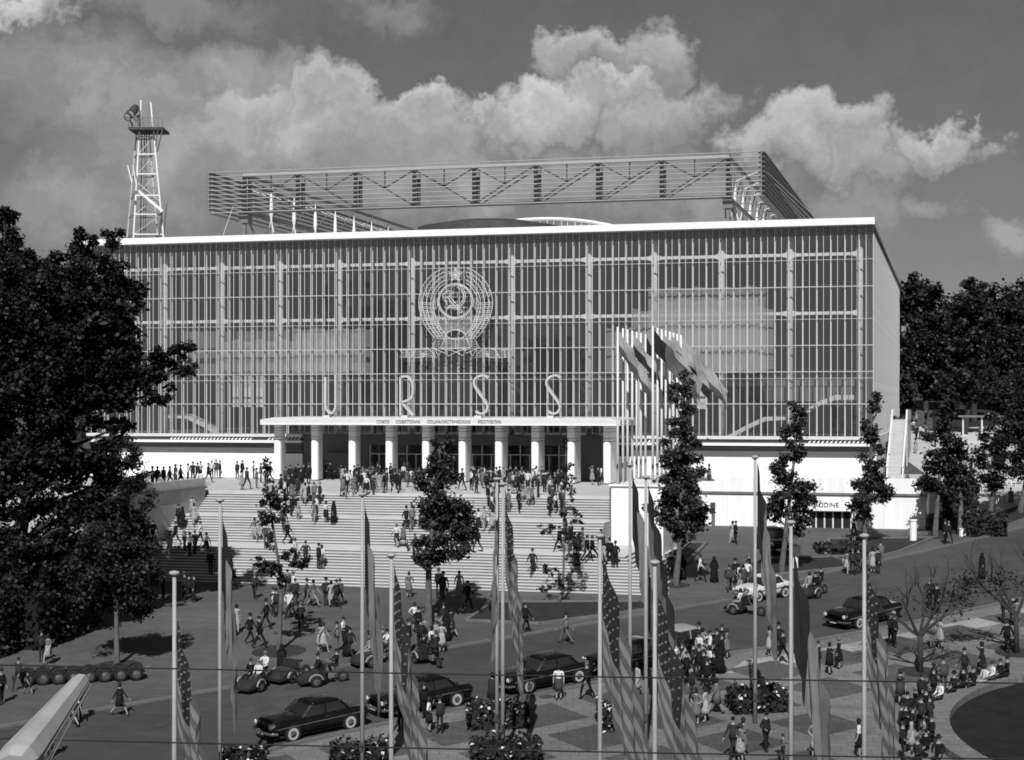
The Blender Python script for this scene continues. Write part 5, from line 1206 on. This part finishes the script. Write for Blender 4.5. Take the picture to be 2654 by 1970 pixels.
def cone(rows_, n=18, folds=0.0, nf=7):
    mb = MB(); rings = []
    for (z, rx, ry) in rows_:
        rings.append([((rx * (1 + folds * (1.5 - z) * math.sin(nf * 2 * math.pi * j / n * 1.0 + z))) * math.cos(2 * math.pi * j / n), ry * (1 + folds * (1.5 - z) * math.sin(nf * 2 * math.pi * j / n + z)) * math.sin(2 * math.pi * j / n), z) for j in range(n)])
    mb.loft(rings); return mb
def shared(mb, name, ns):
    me = mb.mesh(name); me.materials.append(None)
    me.polygons.foreach_set('use_smooth', [True] * len(me.polygons)); return me
SK = {'skirt': shared(cone([(1.08, .155, .125), (.98, .175, .15), (.8, .205, .185), (.62, .232, .21), (.46, .25, .232)], 21, .03, 7), 'skirt', 0), 'narrow': shared(cone([(1.08, .155, .125), (.95, .19, .15), (.7, .195, .17), (.46, .19, .17)], 16), 'skirt', 0),
      'coat': shared(cone([(1.40, .17, .12), (1.15, .20, .155), (.95, .215, .18), (.52, .25, .225)], 16), 'coat', 0), 'robe': shared(cone([(1.45, .16, .12), (1.2, .25, .18), (.9, .24, .20), (.4, .27, .25), (.06, .30, .28)], 21, .03, 7), 'robe', 0), 'jacket': shared(cone([(1.30, .178, .128), (1.05, .172, .138), (.84, .20, .155)], 16), 'jacket', 0)}
def cap(rows_): return cone(rows_, 12)
HAIR = shared(cap([(1.60, .086, .098), (1.66, .090, .105), (1.715, .072, .086), (1.742, .035, .042)]), 'hair', 0); HAIRL = shared(cap([(1.50, .075, .06), (1.60, .098, .10), (1.67, .098, .112), (1.725, .076, .09), (1.755, .035, .042)]), 'hair', 0)
HAT = shared(cap([(1.675, .155, .17), (1.69, .155, .17), (1.692, .088, .105), (1.78, .082, .098), (1.80, .05, .06)]), 'hat', 0); VEIL = shared(cap([(1.38, .20, .15), (1.55, .115, .11), (1.68, .108, .118), (1.745, .07, .08), (1.76, .02, .03)]), 'veil', 0)
BAG = shared(MB().box(.20, .28, -.06, .16, .52, .74).bar((.24, .05, .74), (.24, .05, .82), .02), 'handbag', 0)
def add_child(me, name, par, m, loc=(0, 0, 0)):
    o = bpy.data.objects.new(name, me); COL.objects.link(o); o.parent = par; o.location = loc
    o.material_slots[0].link = 'OBJECT'; o.material_slots[0].material = m; return o
NPEOPLE = 0; PEOPLE = []
def person(pos, kind, rz, pose, label, group, scale=1.0):
    global NPEOPLE; NPEOPLE += 1
    o = bpy.data.objects.new('person', PM[pose]); COL.objects.link(o); o.location = tuple(pos); o.rotation_euler = (0, 0, rz)
    woman = kind in 'dpfno'; sc = scale * (random.uniform(.91, .98) if woman else random.uniform(.97, 1.05))
    if kind == 'c': sc = .68
    o.scale = (sc * random.uniform(.96, 1.06), sc * random.uniform(.98, 1.08), sc)
    R = random.choice
    dark, mid, pale = R(CM[:3]), R(CM[2:5]), R(CM[5:])
    top, bot, fore, calf, shoe = {'s': (dark, dark, dark, dark, SHOE), 'g': (mid, mid, mid, mid, SHOE), 'w': (CM[6], R(CM[:4]), R((SKIN, CM[6])), None, SHOE), 'l': (CM[5], CM[5], CM[5], CM[5], SHOE),
        'd': (dark, dark, dark, SKIN, SHOE), 'p': (R((CM[5], CPRINT, CM[4])), SKIN, SKIN, SKIN, R((SHOE, CM[5]))), 'f': (CM[6], SKIN, SKIN, SKIN, SHOE), 'n': (CM[0], CM[0], CM[0], CM[0], SHOE), 'o': (mid, mid, mid, SKIN, SHOE), 'c': (R(CM[2:]), R(CM[:5]), SKIN, SKIN, SHOE)}[kind]
    calf = calf or bot
    for i, m in enumerate((SKIN, top, bot, shoe, fore, calf)): o.material_slots[i].link = 'OBJECT'; o.material_slots[i].material = m
    hairm = R((CM[0], CM[0], CM[1], CM[2], CM[4]))
    if kind == 'n': add_child(VEIL, 'veil', o, CM[0])
    elif woman: add_child(HAIRL, 'hair', o, hairm)
    elif kind in 'sg' and random.random() < .22: add_child(HAT, 'hat', o, R(CM[:4]))
    else: add_child(HAIR, 'hair', o, hairm)
    if pose not in ('sit', 'ride'):
        if kind in 'p': add_child(SK['skirt'], 'skirt', o, top if random.random() < .7 else CPRINT)
        elif kind in 'f': add_child(SK[R(('skirt', 'narrow'))], 'skirt', o, R(CM[:4]))
        elif kind == 'd': add_child(SK[R(('skirt', 'narrow', 'coat'))], 'skirt', o, dark)
        elif kind == 'o': add_child(SK['coat'], 'coat', o, mid)
        elif kind == 'n': add_child(SK['robe'], 'robe', o, CM[0])
        elif kind in 'sgl': add_child(SK['jacket'], 'jacket', o, top)
    if pose in ('stand', 'walk', 'walk2') and random.random() < .28: add_child(BAG, 'handbag', o, R(CM[:5]))
    PEOPLE.append(o); return tag(o, label, 'person', group)
DESC = {'s': 'dark-suited person', 'g': 'grey-suited person', 'w': 'white-shirted person', 'l': 'pale-suited person', 'd': 'person in dark dress', 'p': 'person in pale dress', 'f': 'person in white blouse', 'n': 'person in black robe', 'o': 'grey-coated person', 'c': 'child in short clothes'}
def ordinal(n): return str(n) + ('th' if 10 <= n % 100 <= 20 else {1: 'st', 2: 'nd', 3: 'rd'}.get(n % 10, 'th'))
def crowd(zone, group, spec, walk=.35, face=None, scale=1.0, pose=None):
    lst = []
    for tok in spec.split():
        x, y, k = tok.split(','); lst.append((float(x), float(y), k))
    lst.sort(key=lambda q: q[0])
    for i, (x, y, k) in enumerate(lst):
        p = hit(x, y); ps = k[1:]; kd = k[0]
        po = pose or {'w': random.choice(('walk', 'walk2', 'stride')), 's': 'sit', 'r': 'ride'}.get(ps) or (random.choice(('walk', 'walk2')) if random.random() < walk else random.choice(('stand', 'stand', 'fold', 'akimbo', 'bent', 'bent', 'point')))
        rz = random.uniform(-math.pi, math.pi) if face is None else face + random.uniform(-.7, .7)
        if po == 'sit': p = p - np.array((0, 0, .43))
        person(p, kd, rz, po, '%s, %s from left %s' % (DESC[kd], ordinal(i + 1), zone), group, scale)
crowd('behind the left parapet', 'people at the left parapet', '395,1268,s 408,1266,s 424,1262,g 440,1260,s 455,1258,w 468,1256,g 487,1252,w 500,1250,s 512,1250,g', .1, scale=.97)
crowd('by the white wall left of the columns', 'people by the base wall', '520,1243,w 540,1251,sw 549,1240,w 560,1240,g 570,1240,s 615,1242,s 628,1240,s 640,1268,s 627,1270,p 657,1242,w 665,1266,g 676,1252,s 690,1262,s 700,1250,s', .2, scale=.95)
crowd('between the two left columns', 'people between the left columns', '740,1262,g 752,1257,s 757,1280,s 765,1262,n 773,1256,s 780,1268,s 787,1252,s 800,1254,s 845,1242,s 855,1244,s 884,1246,d', .2, scale=.95)
crowd('in the left group topping the stairs', 'people at the top of the stairs, left', '728,1290,g 738,1300,w 748,1292,s 757,1300,p 770,1287,o 783,1300,p 791,1310,p 800,1308,s 814,1310,g 829,1312,s 820,1345,w 815,1357,p 845,1356,f 865,1356,n 765,1340,s 773,1350,p 755,1345,g 708,1305,s 716,1320,g', .3, scale=.95)
crowd('in the crowd before the left doors', 'crowd before the left doors', '889,1290,o 898,1276,s 908,1268,p 917,1285,p 925,1272,s 935,1280,s 945,1270,w 950,1286,f 960,1272,s 968,1283,g 976,1270,p 985,1281,p 995,1279,s 1003,1272,g 1012,1251,s 1021,1253,g 1036,1276,g 1055,1263,o 1066,1263,f 1075,1266,f 1061,1242,p 918,1257,s 928,1252,s 940,1258,g 955,1253,p 966,1256,g 984,1256,s 1048,1248,s 1085,1262,w', .3, scale=.95)
crowd('in the crowd before the right doors', 'crowd before the right doors', '1198,1271,s 1221,1271,w 1235,1279,s 1241,1256,p 1248,1259,g 1262,1279,s 1255,1258,w 1270,1262,p 1279,1266,d 1295,1263,g 1305,1258,p 1315,1261,s 1328,1273,g 1337,1259,s 1345,1281,s 1352,1262,p 1360,1268,p 1368,1276,w 1381,1269,w 1395,1290,s 1405,1261,g 1411,1276,g 1420,1273,s 1426,1291,f 1438,1286,g 1446,1276,g 1287,1258,f 1323,1256,s 1390,1262,w 1230,1262,s 1455,1270,s', .3, scale=.95)
crowd('in the right group topping the stairs', 'people at the top of the stairs, right', '1355,1302,p 1370,1312,p 1379,1314,p 1345,1331,s 1318,1333,g 1265,1320,s 1278,1324,g 1275,1337,f 1425,1341,s 1440,1336,f 1432,1318,g 1455,1325,s', .5, -1.6, .95)
crowd('beside the last column', 'people by the last column', '1535,1257,p 1550,1259,s 1558,1256,f', .1, scale=.95)
crowd('on the left half of the stairs', 'people on the stairs, left half', '521,1297,f 473,1373,n 462,1372,s 497,1347,pw 503,1366,p 397,1411,sw 415,1400,p 455,1413,sw 478,1431,g 492,1449,w 505,1440,g 520,1416,w 535,1442,f 675,1400,pw 660,1402,pw 690,1421,g 745,1411,s 735,1382,g 546,1496,s 580,1501,n 598,1502,n 765,1461,w 792,1471,s 826,1481,s 834,1476,f 405,1440,p 380,1420,g 440,1445,p', .5, scale=.98)
crowd('on the right half of the stairs', 'people on the stairs, right half', '1028,1419,f 1045,1418,o 1053,1376,s 1068,1377,g 1208,1429,s 1238,1431,s 1240,1376,f 1255,1381,l 1275,1379,p 1380,1491,s 1450,1431,s 1475,1451,p 1490,1446,g 1500,1451,o 1495,1486,d 1522,1456,s 1535,1461,sw 1565,1471,p 1580,1466,s 1595,1475,s 1558,1441,s 1480,1421,s 1465,1400,g 1510,1430,p', .5, scale=.98)
crowd('on the plaza left of the tall tree', 'people on the plaza, left', '660,1553,sw 423,1556,s 490,1561,s 503,1562,s 478,1556,s 595,1656,n 613,1641,p 648,1671,sw 672,1681,sw 690,1631,s 745,1546,g 760,1551,w 765,1571,g 795,1571,g 812,1573,pw 748,1601,w 755,1606,w 780,1636,s 845,1571,s 858,1573,p 872,1576,g 881,1571,g 830,1691,p 838,1692,p 873,1691,g 890,1681,w 907,1706,sw 899,1701,n 730,1751,n 960,1701,s 984,1706,o 992,1701,p 716,1600,s 708,1596,w 1060,1549,p', .45)
crowd('around the tall leafy tree trunk', 'people around the leafy tree', '1190,1547,p 1212,1581,s 1149,1556,s 1137,1546,s 1075,1636,f 1150,1641,s 1170,1651,d 1158,1661,n 1060,1691,s 1090,1691,s 1101,1681,g 1130,1666,p 1145,1692,p 1084,1650,s 1120,1700,f', .3)
crowd('on the plaza below the small lawn', 'people on the plaza, middle', '1275,1618,s 1337,1633,p 1362,1641,s 1348,1640,c 1467,1669,gw', .2)
crowd('around the row of carts', 'people at the lower left', '48,1790,s 3,1826,s 125,1722,p 108,1716,s 310,1856,dw 190,1882,fw 203,1872,s 130,1965,s 72,1800,c', .4)
crowd('on the ground right of the plinth', 'people right of the plinth', '1738,1501,s 1750,1506,s 1768,1502,n 1815,1509,ww 1851,1509,n 1890,1534,gw 1905,1516,s 1915,1526,f 1926,1531,o 1937,1521,w 1941,1502,s 1918,1545,p 1899,1409,p 1907,1411,s 2213,1404,o 2450,1411,s 2459,1412,s 2545,1500,n 2195,1488,p 2210,1491,s 2225,1489,s 2262,1486,p 2276,1489,g 2282,1468,g 2240,1484,s', .4)
def heads(zone, group, spec, **k):   # head positions in the photograph; feet follow from the height
    out = []
    for tok in spec.split():
        x, y, kd = tok.split(','); x, y = float(x), float(y); fy = y + 92
        for _ in range(6): p = ong(x, fy); fy = y + 1.66 * FPX / depth(p[0], p[1])
        out.append('%g,%g,%s' % (x, fy, kd))
    crowd(zone, group, ' '.join(out), **k)
heads('in the dense crowd at the kerb', 'kerbside crowd', '1812,1618,s 1821,1626,p 1812,1645,w 1840,1637,w 1858,1633,s 1871,1622,s 1884,1625,p 1753,1672,w 1776,1673,l 1797,1670,s 1812,1678,s 1840,1672,f 1871,1646,s 1745,1690,s 1866,1660,n 1793,1730,s 1833,1710,s 1804,1782,p 1828,1778,p 1857,1757,o 1650,1716,p 1768,1668,g 1824,1690,s 1850,1690,s 1780,1690,s 1760,1700,s 1738,1680,d', walk=.1, face=1.9)
heads('on the striped paving at right', 'people on the striped paving', '1995,1620,p 2018,1615,s 2029,1638,s 2121,1662,s 2150,1663,d 2174,1650,d 1900,1867,s 1919,1873,p 1926,1858,p 1985,1848,s 2029,1872,c 2113,1862,p 2420,1735,s 2333,1735,o 2337,1828,s 2416,1600,g 2437,1600,p 2319,1598,s 2309,1594,s 2410,1503,s 2428,1518,s 2610,1610,s 2600,1540,s 2625,1545,s 2636,1548,p 2226,1860,f', walk=.15)
heads('beside the parked black cars', 'people beside the black cars', '1112,1802,f 1140,1806,s 1040,1800,s 1275,1745,d 1448,1725,f 1521,1722,s 1100,1770,s', walk=.05)
crowd('sitting on the round lawn kerb', 'people on the lawn kerb', '2400,1862,ss 2437,1832,ws 2473,1812,ss 2497,1802,ss 2522,1796,ss 2552,1786,fs 2572,1780,ws 2593,1775,ss 2611,1773,ss 2366,1905,ss 2382,1885,gs 2400,1968,ss 2432,1990,ss 2378,1995,ss 2415,1930,ss 2395,1940,gs', face=2.3)
crowd('at the podium parapet', 'people on the podium terrace', '1838,1252,p 1850,1251,s 1861,1251,g 1871,1251,s 1888,1250,s 1905,1250,g 1915,1250,s 1925,1250,s', .05)
pk = ''
for k in range(26): pk += '%d,%d,%s ' % (random.uniform(2345, 2650), random.uniform(1100, 1330), random.choice('spfgwo'))
crowd('in the park at right', 'people in the park', pk, .4)
crowd('by the side stairs', 'people by the side stairs', '2375,1095,p 2385,1140,w 2392,1142,f 2400,1100,s 2370,1118,s 2306,1218,d', .3)
ex = ''
for k in range(34): ex += '%d,%d,%s ' % (random.choice((random.gauss(985, 60), random.gauss(1330, 75))), random.uniform(1244, 1284), random.choice('sssgpfwdo'))
crowd('in the loose second rank of the entrance crowd', 'second rank of the entrance crowd', ex, .3, scale=.95)
crowd('standing behind the seated row by the round lawn', 'people standing by the round lawn', '2352,1890,s 2372,1872,d 2348,1930,s 2388,1905,s 2362,1955,p 2420,1815,s 2445,1800,g 2410,1905,s 2340,1975,s 2390,1845,s 2500,1770,s 2545,1752,d', .1)
# riders on the tricycles
rid = [('s', 'w'), ('s', None), (None, None), ('d', 's'), ('p', 'f'), ('p', 's'), ('p', None)]
for k, ((c, rz), pr) in enumerate(zip(TRI, rid)):
    f = np.array((math.cos(rz), math.sin(rz), 0)); l = np.array((-f[1], f[0], 0)); nmz = ordw[k]
    for kk, sd in zip(pr, (-.24, .24)):
        if kk: person(c + f * .26 + l * sd + np.array((0, 0, -.02 + gz(c[0] + f[0] * .3, c[1] + f[1] * .3) - gz(c[0], c[1]) - .08)), kk, rz - math.pi / 2, 'sit', '%s seated at %s on the %s tricycle bench' % (DESC[kk], 'right' if sd < 0 else 'left', nmz), 'tricycle passengers', .97)
    if k != 2: person(c - f * .66 + np.array((0, 0, .08)), 's' if k % 2 else 'w', rz - math.pi / 2, 'ride', '%s driving the %s tricycle from behind' % (DESC['s' if k % 2 else 'w'], nmz), 'tricycle drivers', .97)
# ================================================================== SMALL THINGS
def bollard(px, py, h, r, lb):
    p = hit(px, py); t = thing('stone_bollard', p, lb, 'bollard', 'white bollards')
    MB().lathe([(r, 0), (r, h * .92), (r * 1.15, h * .93), (r * 1.15, h)], 12, tuple(p)).build('post', WHITE, t)
bollard(2367, 1401, 1.55, .26, 'white cylindrical post before the tree shadow on the podium wall'); bollard(2061, 1473, 1.5, .2, 'white post on the lawn by the leaning tree'); bollard(2495, 1390, .6, .26, 'low white block at the foot of the slanting trunk')
t = thing('side_stairs', (37.2, 30, TZ), 'pale stairway with balustrade climbing along the glass side wall', 'stairs')
for k in range(16): MB().box(36.6, 37.9, 14 + k * .9, 14.9 + k * .9, TZ - .01, TZ + .32 * (k + 1)).build('step', CONC, t)
for x in (36.55, 37.95):
    MB().bar((x, 13.8, TZ + 1.0), (x, 28.4, TZ + 6.1), .14, .14).build('handrail', WHITE2, t)
    for k in range(0, 17): MB().box(x - .05, x + .05, 13.9 + k * .9, 14.0 + k * .9, TZ + .32 * k, TZ + .32 * k + 1.0).build('baluster', WHITE2, t)
MB().box(36.5, 38.0, 28.42, 42, TZ, TZ + 5.1).build('landing', CONC, t)
for x in (38.0,): MB().box(x - .1, x + .05, 28.5, 42, TZ + 5.1, TZ + 6.1).build('landing_wall', CONC, t)
def kiosk():
    p = hit(2545, 1150); t = thing('park_kiosk', p, 'pale framed kiosk among the park trees', 'kiosk'); 
    for dx in (-2, 0, 2):
        for dy in (0, 2.4): MB().box(p[0] + dx - .08, p[0] + dx + .08, p[1] + dy - .08, p[1] + dy + .08, p[2] - .5, p[2] + 2.9).build('post', STEELW, t)
    MB().box(p[0] - 2.5, p[0] + 2.5, p[1] - .4, p[1] + 2.9, p[2] + 2.9, p[2] + 3.1).build('roof', STEELD, t); MB().box(p[0] - 2, p[0] + 2, p[1] + .1, p[1] + .4, p[2], p[2] + 1.0).build('counter', CONC, t)
kiosk()
for k in range(9):
    px, py = 2495 + (k % 5) * 36, 1262 + (k // 5) * 48 + random.uniform(-8, 8); p = hit(px, py)
    t = thing('cafe_table', p, '%s white cafe table from the left, %s row, under the park trees' % (ordw[k % 5], ('upper', 'lower')[k // 5]), 'table', 'cafe tables')
    MB().lathe([(.5, .70), (.5, .74)], 14, tuple(p)).build('top', WHITE2, t); MB().lathe([(.2, 0), (.04, .05), (.04, .70)], 8, tuple(p)).build('leg', STEELD, t)
    for s in (-1, 1):
        c = MB(); x = p[0] + s * .8; c.box(x - .2, x + .2, p[1] - .2, p[1] + .2, p[2] + .42, p[2] + .46)
        ch = tag(MB().box(x - .2, x + .2, p[1] - .2, p[1] + .2, p[2] + .42, p[2] + .46).build('garden_chair', WHITE2, None), 'white chair on the %s of the %s cafe table, %s row' % (('left' if s < 0 else 'right'), ordw[k % 5], ('upper', 'lower')[k // 5]), 'chair', 'cafe chairs')
        for dx in (-.17, .17):
            for dy in (-.17, .17): MB().box(x + dx - .02, x + dx + .02, p[1] + dy - .02, p[1] + dy + .02, p[2], p[2] + .419).build('leg', WHITE2, ch, org=(0, 0, 0))
        MB().box(x + s * .2 - .02, x + s * .2 + .02, p[1] - .2, p[1] + .2, p[2] + .461, p[2] + .9).build('backrest', WHITE2, ch, org=(0, 0, 0))
# past three hundred people the smallest in view become one distant crowd
def bake_far(limit=298):
    far = sorted(PEOPLE, key=lambda o: depth(o.location[0], o.location[1]))[limit:]
    if not far: return
    bpy.context.view_layer.update(); vs, fs, mi, mats_ = [], [], [], []
    for o in far:
        for q in [o] + list(o.children):
            M = np.array(q.matrix_world); me = q.data; n = len(me.vertices); co = np.empty(n * 3); me.vertices.foreach_get('co', co); co = co.reshape(-1, 3) @ M[:3, :3].T + M[:3, 3]
            b = len(vs); vs += [tuple(c) for c in co]
            for pl in me.polygons:
                fs.append(tuple(b + i for i in pl.vertices)); m = q.material_slots[pl.material_index].material
                if m not in mats_: mats_.append(m)
                mi.append(mats_.index(m))
    me = bpy.data.meshes.new('distant_crowd'); me.from_pydata(vs, [], fs); me.update()
    for m in mats_: me.materials.append(m)
    me.polygons.foreach_set('material_index', mi); me.polygons.foreach_set('use_smooth', [True] * len(fs))
    oc = bpy.data.objects.new('distant_crowd', me); COL.objects.link(oc); oc['kind'] = 'stuff'; tag(oc, 'far visitors on the terrace and in the park who read as one crowd', 'crowd')
    for o in far:
        for q in list(o.children): bpy.data.objects.remove(q)
        bpy.data.objects.remove(o)
bake_far()
print('people', NPEOPLE)
